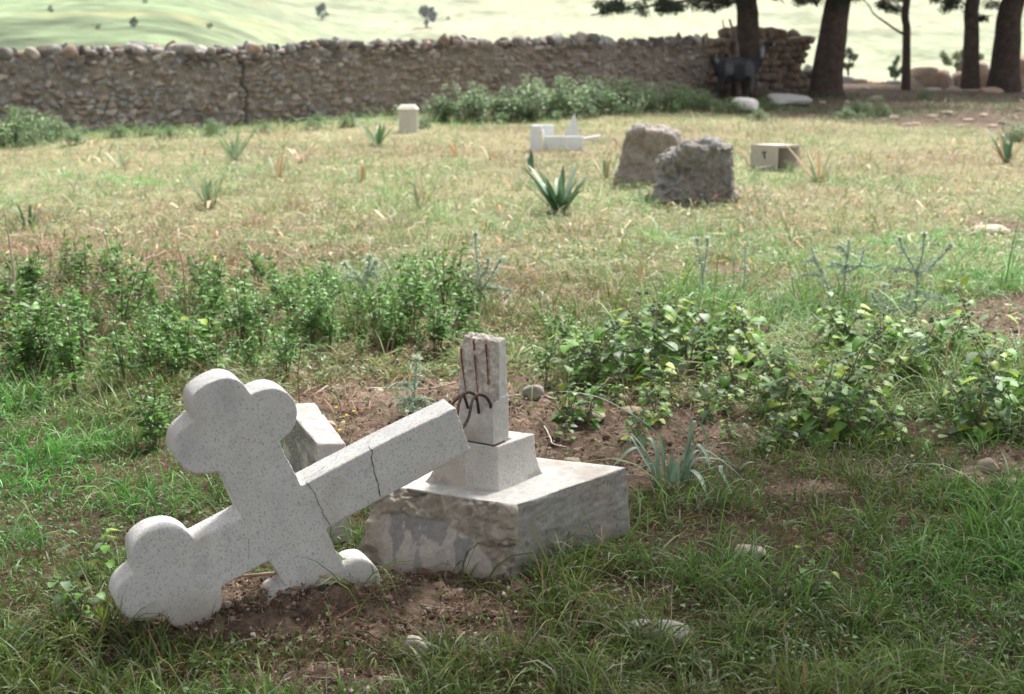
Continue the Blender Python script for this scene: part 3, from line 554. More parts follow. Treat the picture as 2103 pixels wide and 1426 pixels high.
def build_wall():
    root = empty('stone_wall', (-1.8, 21.6, 0), label='long low rubble stone wall crossing behind the grass, ending in a ragged broken end', cat='wall')
    off = -np.array(root.location); S1 = WS[4]; send = WS[5]
    top = lambda s: 1.0+.05*fbm(np.stack([s*1.1, s*0, s*0], -1), 3, 2)+.02*noise(np.stack([s*6, s*0, s*0], -1), 3)-.05*ss(4, 0, s)
    s = np.arange(0, S1, .016); zz = np.arange(-.35, 1.0001, .016); S, Z = np.meshgrid(s, zz, indexing='ij')
    Zr = Z*np.where(Z > 0, top(S), 1)
    u = S+.07*fbm(np.stack([S*7, Z*7, S*0], -1), 4, 7); v = Zr+.05*fbm(np.stack([S*7, Z*7, S*0], -1), 4, 8)
    F1, F2, cid = cells(u, v, .135, .075, 21); g1, g2, cid2 = cells(u, v, .06, .04, 31)
    e = ss(.04, .28, F2-F1); sh_ = ss(.38, .62, cid); depth = e*sh_*(.03+.03*cid)+ss(.05, .3, g2-g1)*(cid2 > .5)*(1-e*sh_)*.018
    depth += .018*fbm(np.stack([S*14, Zr*14, S*0], -1), 4, 9)
    ckx = S-np.interp(Zr, [0, .3, .45, .6, .8, 1.0], [0, .0, .03, -.05, .02, -.12])-.02*noise(np.stack([Zr*14, S*0, S*0], -1), 12)
    sc = WS[1]+float(np.linalg.norm(PZ(522, 262)[:2]*1.03-WP[1])); crk = np.exp(-((ckx-sc)/.022)**2); depth -= .10*crk
    n = wnorm(S); p = wpos(S); V = np.stack([p[..., 0]+n[..., 0]*depth, p[..., 1]+n[..., 1]*depth, Zr+tz(p[..., 0], p[..., 1])], -1)
    m1 = V3(.185, .165, .145)*(1+.35*fbm(np.stack([S*9, Zr*9, S*0], -1), 4, 13)[..., None])
    pal = 1.0*np.array([(.21, .18, .15), (.27, .26, .255), (.29, .22, .165), (.17, .15, .135), (.36, .33, .30), (.20, .195, .19), (.24, .195, .155), (.22, .175, .14)])
    kc = pal[(cid*7.99).astype(int)]*(1+.25*fbm(np.stack([S*20, Zr*20, S*0], -1), 3, 14)[..., None]); k2 = pal[((cid2*37) % 7.99).astype(int)]
    C = m1*(1-(ss(.05, .3, g2-g1)*(cid2 > .5)*.7)[..., None])+k2*(ss(.05, .3, g2-g1)*(cid2 > .5)*.7)[..., None]
    w = (e*sh_)[..., None]; C = C*(1-w)+kc*w
    dk = (ss(.72, .95, Zr)*ss(-.1, .3, fbm(np.stack([S*4, Zr*7, S*0], -1), 3, 15)))[..., None]; C = C*(1-.45*dk)
    grn = (ss(5, 9, S)*ss(13.5, 11, S)*0+ss(9.8, 12.5, S)*.6)[..., None]; C = C*(1-grn*.35)+V3(.26, .185, .115)*grn*.35
    g = Geo(); a, b = S.shape; i = np.arange(a-1)[:, None]*b; j = np.arange(b-1)[None]
    g.add((V+off).reshape(-1, 3), np.stack([i+j, i+b+j, i+b+j+1, i+j+1], -1).reshape(-1, 4), None, C.reshape(-1, 3))
    # rough top and back
    Tn = np.linspace(0, -.48, 7)[None]+0*s[:, None]; St = s[:, None]+0*Tn; p = wpos(St); n = wnorm(St); zt = top(St)+tz(p[..., 0], p[..., 1])+.03*fbm(np.stack([St*8, Tn*8, Tn*0], -1), 3, 17)-.02
    Vt = np.stack([p[..., 0]+n[..., 0]*Tn, p[..., 1]+n[..., 1]*Tn, zt], -1); Vb = Vt[:, -1:].copy(); Vb[..., 2] = -.6; Vt = np.concatenate([Vt, Vb], 1); a, b = Vt.shape[:2]
    Vt[:, 0] = V[:, -1]; i = np.arange(a-1)[:, None]*b; j = np.arange(b-1)[None]
    g.add((Vt+off).reshape(-1, 3), np.stack([i+j, i+b+j, i+b+j+1, i+j+1], -1).reshape(-1, 4), None, jit((.28, .25, .22), a*b, .15))
    g.obj('mortared_masonry', M_WALL, root)
    g = Geo(); r = random.Random(9); x = .1; k = 0
    while x < S1+.1:
        wv = r.choice([.045, .06, .08, .1, .12, .15, .2, .26]); 
        for row in (0, 1, 2):
            px_ = wpos(x+r.uniform(-.04, .04)); nn = wnorm(x); q = px_+nn*(-.06-.17*row+r.uniform(-.03, .03)); hgt = r.uniform(.03, .095)*(1 if row < 2 else .8)+(.03 if wv > .15 else 0)
            col = r.choice([(.34, .32, .30), (.42, .40, .37), (.26, .22, .19), (.48, .44, .40), (.30, .22, .17), (.36, .31, .27), (.22, .19, .17)])
            stone(g, (q[0]+off[0], q[1]+off[1], float(top(np.array(x)))+float(tz(*q))+hgt*.35), (wv*r.uniform(.5, .75), r.uniform(.08, .14), hgt), np.array(col)*r.choice([.3, .42, .55, .7, .95]), 1000+k, .85, .3, False, rotm(r) if r.random() < .6 else None); k += 1
        x += wv*r.uniform(.85, 1.15)
    g.obj('capstones', M_WALL, root)
    # dry-stone broken end
    g = Geo(); prof = lambda s_: float(np.interp(s_, [S1-.1, S1+.4, S1+.9, S1+1.3, S1+1.75, S1+2.0, S1+2.3, send+.12], [1.12, 1.06, 1.15, 1.18, 1.27, 1.10, 1.05, .95]))
    z = -.15; k = 0
    while z < 1.25:
        hh = r.uniform(.10, .19); s_ = S1-.12+r.uniform(0, .1); lim = send+.10*math.sin(z*7+1)+(.10 if z < .3 else 0)-(.10 if .35 < z < .6 else 0)
        while s_ < lim:
            w = r.uniform(.12, .32); 
            if z+hh*.4 < prof(s_+w/2):
                for row in (0, 1):
                    q = wpos(min(s_+w/2, send)); dd = unit(WP[5]-WP[4]); q = q+dd*max(0, s_+w/2-send); nn = wnorm(min(s_+w/2, send-.3))
                    q = q+nn*(.0-.30*row-.1+r.uniform(-.035, .035)); R = np.array([[dd[0], -dd[1], 0], [dd[1], dd[0], 0], [0, 0, 1]])
                    col = r.choice([(.26, .18, .12), (.22, .155, .11), (.30, .215, .15), (.20, .15, .12), (.25, .20, .16)])
                    stone(g, (q[0]+off[0], q[1]+off[1], z+hh/2+float(tz(*q))), (w*.60, .22, hh*.66), np.array(col)*.75, 3000+k, .6, .22, False, R@rotm(r) if r.random() < .25 else R); k += 1
            s_ += w*.97
        z += hh*.92
    g.obj('broken_end', M_WALL, root)
build_wall()
# ------------------------------------------------------------------ marble boxes and the hollow block
def slab(root, name, c8, m, col, vox=.006, off=None, rough=.001):
    bm = bmesh.new(); hexa(bm, c8); bmesh.ops.recalc_face_normals(bm, faces=bm.faces); bmesh.ops.bevel(bm, geom=bm.edges[:], offset=.003, segments=1, affect='EDGES')
    me = bpy.data.meshes.new(name); bm.to_mesh(me); bm.free(); setV(me, getV(me)+off); setcol(me, np.tile(col, (len(me.vertices), 1))); o = finish(me, name, m, root, False); return o
def box8(o, ex, ey, h): o = np.asarray(o, float); ex = np.asarray(ex, float); ey = np.asarray(ey, float); u = V3(0, 0, h); return [o, o+ex, o+ex+ey, o+ey, o+u, o+ex+u, o+ex+ey+u, o+ey+u]
def build_marble():
    p = ground(1112, 312); root = empty('marble_box', p, label='broken open box of white marble slabs in the grass, left of the rocks', cat='marble box'); off = -p
    w = (.62, .64, .65); wy = (.70, .66, .55); z0 = V3(0, 0, -.05)
    slab(root, 'side_panel', box8(p+V3(-.13, .05, -.05), (.115, -.07, 0), (.03, .03, 0), .34), M_MARB, w, off=off)
    slab(root, 'edge_panel', box8(p+V3(-.013, -.022, -.05), (.022, 0, 0), (.02, .05, 0), .29), M_MARB, wy, off=off)
    slab(root, 'back_panel', box8(p+V3(-.10, .16, -.05), (.24, 0, 0), (0, .03, 0), .335), M_MARB, w, off=off)
    slab(root, 'front_panel', box8(p+V3(.035, .02, -.05), (.43, .0, 0), (.0, .03, 0), .22), M_MARB, w, off=off)
    slab(root, 'inner_panel', box8(p+V3(.05, .05, -.05), (.03, .0, 0), (.05, .35, 0), .21), M_MARB, w, off=off)
    q = ground(1175, 300); r2 = empty('marble_pediment', q, label='white triangular marble piece standing behind the broken marble box', cat='marble piece')
    bm = bmesh.new(); prism(bm, [q+V3(-.10, .10, -.05), q+V3(.10, .10, -.05), q+V3(.095, .10, .10), q+V3(.03, .10, .37), q+V3(-.09, .10, .12)], V3(0, .03, 0))
    bmesh.ops.recalc_face_normals(bm, faces=bm.faces); me = bpy.data.meshes.new('x'); bm.to_mesh(me); setV(me, getV(me)-q); setcol(me, np.tile(w, (len(me.vertices), 1))); finish(me, 'panel', M_MARB, r2, False)
    q = ground(1198, 300); P = np.array([q+V3(-.02, .1, .06), q+V3(.20, .15, .09)]); g = Geo(); g2 = bmesh.new()
    hexa(g2, [P[0]+V3(0, -.03, -.02), P[1]+V3(0, -.03, -.02), P[1]+V3(0, .05, -.02), P[0]+V3(0, .05, -.02), P[0]+V3(0, -.03, .02), P[1]+V3(0, -.03, .02), P[1]+V3(0, .05, .02), P[0]+V3(0, .05, .02)])
    me = bpy.data.meshes.new('x'); g2.to_mesh(me); setcol(me, np.tile((.6, .6, .58), (len(me.vertices), 1))); tag(finish(me, 'marble_strip', M_MARB, None, False), 'thin white marble strip sticking out right of the broken marble box', 'marble piece')
build_marble()
def build_ossuary():
    p = ground(839, 272); root = empty('ossuary_box', p, rz=.12, label='small cream box with chamfered corners and a raised cross, standing before the wall', cat='ossuary')
    def ring(w, d, c, z): return [(-w+c, -d, z), (w-c, -d, z), (w, -d+c, z), (w, d-c, z), (w-c, d, z), (-w+c, d, z), (-w, d-c, z), (-w, -d+c, z)]
    bm = bmesh.new(); R = [[bm.verts.new(v) for v in ring(*a)] for a in ((.12, .10, .035, -.05), (.125, .105, .035, .03), (.125, .105, .035, .27), (.137, .117, .035, .285), (.137, .117, .035, .30), (.095, .08, .03, .345))]
    bm.faces.new(R[0][::-1]); bm.faces.new(R[-1])
    for a, b in zip(R, R[1:]):
        for i in range(8): bm.faces.new([a[i], a[(i+1) % 8], b[(i+1) % 8], b[i]])
    me = bpy.data.meshes.new('x'); bm.to_mesh(me); setcol(me, np.tile((.52, .50, .43), (len(me.vertices), 1))); finish(me, 'body', M_MARB, root, False)
    bm = bmesh.new(); hexa(bm, box8((-.013, -.118, .09), (.026, 0, 0), (0, .02, 0), .15)); hexa(bm, box8((-.045, -.1185, .175), (.09, 0, 0), (0, .02, 0), .024)); hexa(bm, box8((-.03, -.12, .075), (.06, 0, 0), (0, .02, 0), .02))
    hexa(bm, box8((-.09, -.112, .245), (.18, 0, 0), (0, .02, 0), .012))
    for x in (-.095, .083): hexa(bm, box8((x, -.112, .04), (.012, 0, 0), (0, .02, 0), .2))
    me = bpy.data.meshes.new('x'); bm.to_mesh(me); setcol(me, np.tile((.50, .47, .40), (len(me.vertices), 1))); finish(me, 'cross_relief', M_MARB, root, False)
build_ossuary()
def build_hollow():
    p = ground(1592, 352); root = empty('hollow_block', p, label='weathered hollow concrete block lying on its side, open towards the right', cat='concrete block'); off = -p; c = (.42, .385, .34)
    ex = unit(V3(-.75, .5, 0))*.27; ey = unit(V3(.9, .32, 0))*.27; h = .25; t = .028
    def B(o, a, b, hh, nm='panel'): slab(root, nm, box8(p+o, a, b, hh), M_CONC, c, off=off)
    u = unit(ey)*t; x = unit(ex)*t
    B(V3(0, 0, -.05), ex, u, h+.05, 'left_wall'); B(ey-u+V3(0, 0, -.05), ex, u, h+.05, 'right_wall')
    B(u+V3(0, 0, h-t), ex, ey-2*u, t, 'top'); B(u+V3(0, 0, -.05), ex, ey-2*u, .06, 'bottom'); B(u+ex*.9+V3(0, 0, .01), ex*.1, ey-2*u, h-.01-t, 'back')
    g = Geo(); nn = unit(np.cross(ex, V3(0, 0, 1))); nn = nn*-np.sign(nn[1])
    for (a, z, r) in ((.45, .17, .022), (.42, .13, .013)):
        P = p+off+ex*a+V3(0, 0, z); nf = -unit(ey); th = np.linspace(0, 2*np.pi, 13)[:-1]; rr_ = r*(1+.3*np.sin(th*3+a))
        V = P+nf*.003+np.cos(th)[:, None]*unit(ex)*rr_[:, None]+np.sin(th)[:, None]*V3(0, 0, 1)*rr_[:, None]
        g.add(np.concatenate([V, [P+nf*.003]]), None, [(12, (k+1) % 12, k) for k in range(12)]+[(12, k, (k+1) % 12) for k in range(12)], (.30, .25, .20))
    g.obj('hole_mark', M_LIT, root)  # flat dark discs on the wall, painted in place of shaded holes
build_hollow()

# ------------------------------------------------------------------ trees
def foliage_cloud(g, cen, rad, n, col, L=.06, W=.02, seed=0, down=.3, clumps=0):
    rg = np.random.default_rng(seed); cen = np.asarray(cen, float)
    if clumps:
        cc = unit(rg.normal(size=(clumps, 3)))*rg.uniform(.35, 1, (clumps, 1))**.6*np.asarray(rad); cr = rg.uniform(.12, .26, clumps)*np.mean(rad)
        k = rg.integers(0, clumps, n); P = cen+cc[k]+unit(rg.normal(size=(n, 3)))*(cr[k]*rg.uniform(0, 1, n)**.5)[:, None]; tone = rg.uniform(.65, 1.35, clumps)[k]
    else: P = cen+unit(rg.normal(size=(n, 3)))*(rg.uniform(0, 1, n)**.45)[:, None]*np.asarray(rad); tone = np.ones(n)
    D = unit(rg.normal(size=(n, 3))+V3(0, 0, -down)); S = unit(np.cross(D, rg.normal(size=(n, 3)))); l = L*rg.uniform(.6, 1.4, n)[:, None]; w = W*rg.uniform(.7, 1.3, n)[:, None]*.5
    V = np.stack([P-S*w*.4, P+D*l*.5-S*w, P+D*l, P+D*l*.5+S*w], 1).reshape(-1, 3); b = np.arange(n)[:, None]*4
    c = jit(col, n, .22)*tone[:, None]; g.add(V, b+np.array([[0, 1, 2, 3]]), None, np.repeat(c, 4, 0))
def trunk_mesh(P, R, col=(.058, .042, .034), sides=26, ridge=.07, seed=1, sub=10):
    P = spline(P, sub); m = len(P); R = np.interp(np.linspace(0, 1, m), np.linspace(0, 1, len(R)), R)
    a = np.linspace(0, 2*np.pi, sides, endpoint=False); g = Geo()
    lob = np.stack([np.cos(a)[None]*2+0*P[:, :1], np.sin(a)[None]*2+0*P[:, :1], P[:, 2:3]*.35+0*a[None]], -1)
    rr_ = R[:, None]*(1+ridge*1.6*fbm(lob*1.6+seed, 3, seed)+ridge*.7*noise(np.stack([np.cos(a)[None]*6+0*P[:, :1], np.sin(a)[None]*6+0*P[:, :1], P[:, 2:3]*1.3+0*a[None]], -1), seed+4))
    V = np.stack([P[:, 0:1]+rr_*np.cos(a), P[:, 1:2]+rr_*np.sin(a), P[:, 2:3]+0*rr_], -1).reshape(-1, 3)
    i = np.arange(m-1)[:, None]*sides; j = np.arange(sides)[None]; j2 = (j+1) % sides
    g.add(V, np.stack([i+j, i+j2, i+sides+j2, i+sides+j], -1).reshape(-1, 4), None, jit(col, len(V), .12)); return g
CROWN = {}
def crown_mesh(kind):
    if kind in CROWN: return CROWN[kind]
    g = Geo()
    if kind == 'big':
        foliage_cloud(g, (0, 0, 0), (2.9, 2.9, 1.7), 13500, (.055, .085, .035), .20, .075, 3, .2, 60)
    elif kind == 'far': foliage_cloud(g, (0, 0, 0), (2.6, 2.6, 2.6), 17000, (.05, .075, .035), .24, .09, 4, .4, 90)
    CROWN[kind] = g.mesh('crown', M_NEEDLE); return CROWN[kind]
def conifer(name, pts, R, crown, ccen, label, limbs=(), group=None, seed=1, cscale=(1, 1, 1)):
    base = np.array(pts[0]); root = empty(name, base, label=label, cat='tree', group=group)
    trunk_mesh(np.array(pts)-base, R, seed=seed).obj('trunk', M_BARK, root)
    for P, r0, tuft in limbs:
        g = Geo(); Q = spline(np.array(P)-base, 6); m = len(Q); Q = Q+.02*np.stack([noise(Q*3+k*5, seed+k) for k in range(3)], -1)*np.linspace(0, 1, m)[:, None]
        tube(g, Q, np.linspace(r0, r0*.3, m), (.08, .06, .05), 7)
        br = g.obj('branch', M_BARK, root)
        if tuft:
            g = Geo(); r = random.Random(seed*7+1)
            for (f, n, rad) in tuft:
                c = Q[int(f*(m-1))]; tw = c+V3(r.uniform(-.1, .1), r.uniform(-.2, .2), r.uniform(-.05, .12))
                for _ in range(int(n)):
                    d = V3(r.gauss(0, rad), r.gauss(0, rad*.8), r.gauss(0, rad*.42)-.02); foliage_cloud(g, tw+d, (.15, .14, .08), 130, (.032, .048, .024), .075, .02, r.randrange(99999), .5)
                    tube(g, np.array([c, (c+tw+d)/2+V3(0, 0, .03), tw+d]), [.006, .005, .002], (.07, .055, .045), 4)
            g.obj('foliage', M_NEEDLE, br)
    if crown:
        o = bpy.data.objects.new('crown', crown_mesh(crown)); COL.objects.link(o); o.parent = root; o.location = np.array(ccen)-base; o.scale = cscale; o.rotation_euler = (0, 0, seed*1.7)
    return root
def tpx(L, Y): return [PY(x, y, Y) for x, y in L]
b1 = PY(1536, 60, 26.0)
conifer('cypress_tree', tpx([(1528, 203), (1530, 150), (1536, 90), (1536, 30), (1538, -30)], 26.1)+[V3(4.7, 26.2, 3.5), V3(4.8, 26.3, 6.5)], [.27, .21, .19, .18, .17, .13, .04], 'far', (4.7, 26.6, 4.6), 'dark conifer trunk rising right behind the goat, its low branch reaching left over the wall',
 limbs=[([V3(4.3, 26.0, 2.1), V3(3.7, 25.7, 1.82), V3(3.0, 25.4, 1.72), V3(2.2, 25.1, 1.6), V3(1.35, 24.8, 1.48)], .035, [(.98, 5, .13), (.86, 5, .12), (.72, 5, .16), (.66, 5, .16), (.55, 4, .18), (.42, 5, .2), (.3, 4, .2)]),
        ([V3(4.35, 26.0, 1.9), V3(3.7, 25.6, 1.75), V3(3.1, 25.3, 1.5)], .02, [(.6, 3, .12), (.8, 3, .12)]), ([V3(4.3, 26.0, 2.3), V3(3.9, 25.8, 1.9), V3(3.75, 25.7, 1.62)], .018, [(.5, 4, .15), (.8, 4, .13), (.95, 5, .13)]),
        ([V3(4.6, 26.0, 2.2), V3(5.0, 25.9, 1.95), V3(5.6, 25.8, 1.78)], .03, [(.3, 5, .16), (.5, 6, .18), (.7, 6, .18), (.9, 5, .15)]), ([V3(4.5, 26.0, 2.0), V3(4.9, 25.8, 1.9), V3(5.2, 25.6, 1.68)], .02, [(.6, 4, .12), (.9, 4, .12)])], seed=2)
gd = Geo()
for L, r in ((tpx([(1519, 204), (1513, 150), (1514, 95), (1498, 40)], 25.75), [.045, .04, .03, .02]), (tpx([(1513, 150), (1497, 110), (1490, 80), (1484, 40)], 25.75), [.022, .018, .014, .01]), (tpx([(1492, 112), (1500, 85), (1503, 70)], 25.7), [.014, .01, .008])):
    tube(gd, spline(np.array(L), 5), np.interp(np.linspace(0, 1, (len(L)-1)*5+1), np.linspace(0, 1, len(r)), r), (.15, .115, .10), 7)
tag(gd.obj('dead_sapling', M_BARK), 'bare pale dead stem with forks, in front of the dark trunk behind the goat', 'dead tree')
conifer('cypress_tree', tpx([(1694, 207), (1697, 180), (1700, 140), (1709, 80), (1721, 0)], 26.6)+[V3(6.35, 26.8, 4.0), V3(6.6, 27, 7)], [.40, .30, .27, .25, .225, .17, .04], 'far', (6.2, 27.2, 5.0), 'thick dark trunk leaning right, with a flared foot, just right of the wall end', seed=3,
 limbs=[([V3(6.2, 26.6, 2.2), V3(5.9, 26.3, 1.95), V3(5.72, 26.2, 1.8)], .02, [(.5, 4, .14), (.8, 5, .14)])])
conifer('cypress_tree', tpx([(1860, 186), (1861, 120), (1862, 60), (1863, 0)], 29.5)+[V3(8.35, 29.6, 4), V3(8.4, 29.7, 6)], [.10, .085, .08, .075, .06, .03], 'far', (8.3, 30, 4.6), 'slender young conifer trunk with one long bare branch climbing left', seed=5, cscale=(.7, .7, .8),
 limbs=[(tpx([(1858, 72), (1838, 60), (1812, 42), (1793, 28), (1782, 10), (1765, -12)], 29.5), .028, None), (tpx([(1858, 40), (1846, 30), (1832, 26), (1826, 8)], 29.5), .012, [(.5, 2, .08), (.9, 3, .1)]), (tpx([(1858, 20), (1840, 8), (1826, -5)], 29.5), .012, [(.6, 3, .1)])])
conifer('cypress_tree', tpx([(1992, 183), (1993, 130), (1995, 60), (1998, 0)], 30.0)+[V3(9.8, 30.2, 4), V3(9.9, 30.3, 6.5)], [.20, .165, .15, .14, .11, .03], 'far', (9.8, 30.4, 4.8), 'straight medium trunk standing between the slender tree and the thick edge trunk', seed=6,
 limbs=[(tpx([(2008, 46), (2022, 40), (2040, 30)], 30), .014, [(.9, 2, .06)]), (tpx([(1985, 10), (1965, 0), (1940, -10)], 30), .02, [(.3, 4, .12), (.6, 5, .13), (.9, 4, .12)])])
conifer('cypress_tree', tpx([(2062, 186), (2064, 140), (2070, 80), (2083, 0)], 30.0)+[V3(11.0, 30.1, 4), V3(11.2, 30.2, 7)], [.36, .29, .265, .235, .18, .05], 'far', (11, 30.4, 5.0), 'thickest trunk, at the right edge of the picture above the rubble', seed=8,
 limbs=[(tpx([(2050, 8), (2035, 0), (2015, -12)], 30), .02, [(.5, 3, .1)])])
# pines that shade the foreground, standing beside and behind the camera
for k, (x, y, cx, cy, cz, s) in enumerate([(-4.2, 2.4, -2.6, 3.4, 5.6, 1.0), (4.6, 2.6, 3.2, 5.0, 6.0, 1.1), (-1.2, -3.5, -.2, .2, 6.2, 1.0), (5.2, -2.5, 5.8, 1.2, 6.4, 1.0), (-6.5, 6.0, -5.0, 6.3, 6.2, .8)]):
    z = float(tz(x, y)); conifer('pine_tree', [V3(x, y, z), V3(x+.1*(cx-x), y+.1*(cy-y), z+2), V3(x+.5*(cx-x), y+.5*(cy-y), z+3.8), V3(cx, cy, cz)], [.26, .2, .16, .06], 'big', (cx, cy, cz), ['broad pine left of the camera shading the cross', 'broad pine right of the camera shading the nettles', 'broad pine behind the camera', 'tall pine far right behind the camera', 'smaller pine out to the left by the herb patch'][k],
             limbs=[([V3(x+.5*(cx-x), y+.5*(cy-y), z+3.8), V3(cx+1.2*math.cos(a), cy+1.2*math.sin(a), cz-.3), V3(cx+2.2*math.cos(a), cy+2.2*math.sin(a), cz+.2)], .06, None) for a in (0, 1.6, 3.1, 4.7)], seed=20+k, cscale=(s, s, s))

# ------------------------------------------------------------------ the goat
def build_goat():
    p = ground(1510, 203); root = empty('goat', (float(p[0]), 25.55, float(tz(p[0], 25.55))), rz=.10, label='black and grey shaggy goat standing before the wall, head turned up to the right', cat='goat')
    J = {0: (-.30, 0, .585, .15), 1: (-.08, 0, .55, .175), 2: (.14, 0, .575, .165), 3: (.25, 0, .61, .12), 4: (.32, -.01, .74, .075), 5: (.385, -.02, .88, .058), 6: (.415, -.03, .97, .062), 7: (.485, -.06, .955, .042), 8: (.54, -.085, .92, .03),
         20: (-.385, 0, .62, .10), 21: (-.44, 0, .70, .028), 22: (-.425, 0, .775, .03), 23: (-.37, 0, .80, .018)}
    E = [(0, 1), (1, 2), (2, 3), (3, 4), (4, 5), (5, 6), (6, 7), (7, 8), (0, 20), (20, 21), (21, 22), (22, 23)]; k = 30
    for s in (-1, 1):
        J.update({k: (.17, s*.085, .45, .075), k+1: (.185, s*.09, .36, .045), k+2: (.19+.02*s, s*.09, .22, .03), k+3: (.185+.03*s, s*.09, .07, .024), k+4: (.20+.03*s, s*.09, .0, .03)}); E += [(2, k), (k, k+1), (k+1, k+2), (k+2, k+3), (k+3, k+4)]
        J.update({k+5: (-.31, s*.09, .46, .095), k+6: (-.30+.02*s, s*.095, .36, .055), k+7: (-.39+.02*s, s*.095, .24, .032), k+8: (-.355+.02*s, s*.095, .07, .025), k+9: (-.335+.02*s, s*.095, .0, .03)}); E += [(0, k+5), (k+5, k+6), (k+6, k+7), (k+7, k+8), (k+8, k+9)]; k += 10
    ids = list(J); me = bpy.data.meshes.new('g'); me.from_pydata([J[i][:3] for i in ids], [(ids.index(a), ids.index(b)) for a, b in E], [])
    o = bpy.data.objects.new('g', me); COL.objects.link(o); sk = o.modifiers.new('s', 'SKIN'); o.modifiers.new('u', 'SUBSURF').levels = 3
    for n, i in enumerate(ids): me.skin_vertices[0].data[n].radius = (J[i][3], J[i][3]*(1.22 if i in (0, 1, 2) else 1))
    me.skin_vertices[0].data[0].use_root = True; dg = bpy.context.evaluated_depsgraph_get(); dg.update(); bme = bpy.data.meshes.new_from_object(o.evaluated_get(dg)); bpy.data.objects.remove(o)
    V = getV(bme); N = getN(bme); low = ss(.5, .36, V[:, 2])*(abs(V[:, 0]+.05) < .25)
    V = V+N*(.012*fbm(V*V3(30, 30, 8), 3, 4))[:, None]; V[:, 2] -= .02*low*np.abs(fbm(V*25, 2, 6)); setV(bme, V)
    C = np.tile(V3(.011, .012, .016), (len(V), 1)); x, z = V[:, 0], V[:, 2]; nz = .12*fbm(V*9, 3, 7)  # coat kept extra dark, the tree's shade put into its colour
    def patch(cx, cz, rx, rz, c, a=1):
        nonlocal C; m = (1-ss(.5, 1.3, ((x-cx)/rx)**2+((z-cz)/rz)**2+nz*3))[:, None]*a; C = C*(1-m)+np.array(c)*m
    patch(-.22, .55, .07, .17, (.085, .082, .08)); patch(.12, .54, .09, .14, (.06, .062, .07), .9); patch(.345, .83, .035, .12, (.19, .19, .20)); patch(.18, .34, .06, .20, (.08, .078, .078), .8); patch(-.12, .66, .18, .05, (.04, .04, .045), .8); patch(.54, .93, .035, .04, (.25, .24, .23)); patch(-.40, .72, .04, .08, (.12, .12, .12))
    setcol(bme, C); body = finish(bme, 'body', M_HAIR, root); root.scale = (1.08, 1.08, 1.06); root.location.x -= .05
    for s in (-1, 1):
        g = Geo(); leaves(g, np.array([[.40, -.03+s*.045, .985]]), np.array([[-.45, s*.75, .15 if s > 0 else .3]]), np.array([.15]), np.array([.06]), np.array([[.30, .29, .28]]), 6, .3, 0, 1); g.obj('ear', M_HAIR, root)
        g = Geo(); tube(g, spline([(.40, -.03+s*.022, 1.02), (.375, -.03+s*.035, 1.07), (.33, -.03+s*.05, 1.10), (.29, -.03+s*.06, 1.10)], 4), np.linspace(.014, .004, 13), (.16, .13, .10), 8); g.obj('horn', M_HAIR, root)
        g = Geo(); V_ = ICO2_V*.009+V3(.455, -.045+s*.035, .975); g.add(V_, None, ICO2_F, (.01, .008, .006)); g.obj('eye', M_HAIR, root)
    g = Geo(); leaves(g, np.array([[.51, -.075, .895]]*5)+RNG.normal(size=(5, 3))*.006, np.array([[0, 0, -1.]]*5)+RNG.normal(size=(5, 3))*.15, np.full(5, .07), np.full(5, .02), jit((.05, .05, .05), 5), 3, 0, 0, 1); g.obj('beard', M_HAIR, root)
build_goat()
# ------------------------------------------------------------------ grass
def footprint_clear(x, y):
    """no blades inside solid things"""
    def inside(poly):
        c = np.zeros(x.shape, bool); n = len(poly)
        for i in range(n):
            (x1, y1), (x2, y2) = poly[i], poly[(i+1) % n]
            cr = ((y1 > y) != (y2 > y)) & (x < (x2-x1)*(y-y1)/((y2-y1) or 1e-9)+x1); c ^= cr
        return c
    bad = inside([(-.005, 3.615), (.36, 3.975), (-.07, 4.17), (-.445, 3.70)]) | inside([(-.555, 3.86), (-.462, 3.90), (-.60, 4.5), (-.75, 4.46)])
    return ~bad
def scatter_px(n, y0, y1, x0=-350, x1=2450, p=1.0):
    px = RNG.uniform(x0, x1, n); py = y0+(y1-y0)*RNG.uniform(0, 1, n)**p; q = PZ(px, py, 0.0); x, y = q[:, 0], q[:, 1]
    wy = np.interp(x, WP[:, 0], WP[:, 1]); ok = ~((y > wy-.06) & (x > WP[0, 0]) & (x < WP[-1, 0]+.1)) & ~((x < WP[0, 0]) & (y > 14)) & (y < 31.5) & footprint_clear(x, y)
    return px[ok], py[ok], x[ok], y[ok]
def mixcol(n, cols, wts):
    k = RNG.choice(len(cols), n, p=np.array(wts)/sum(wts)); return np.array(cols, float)[k]
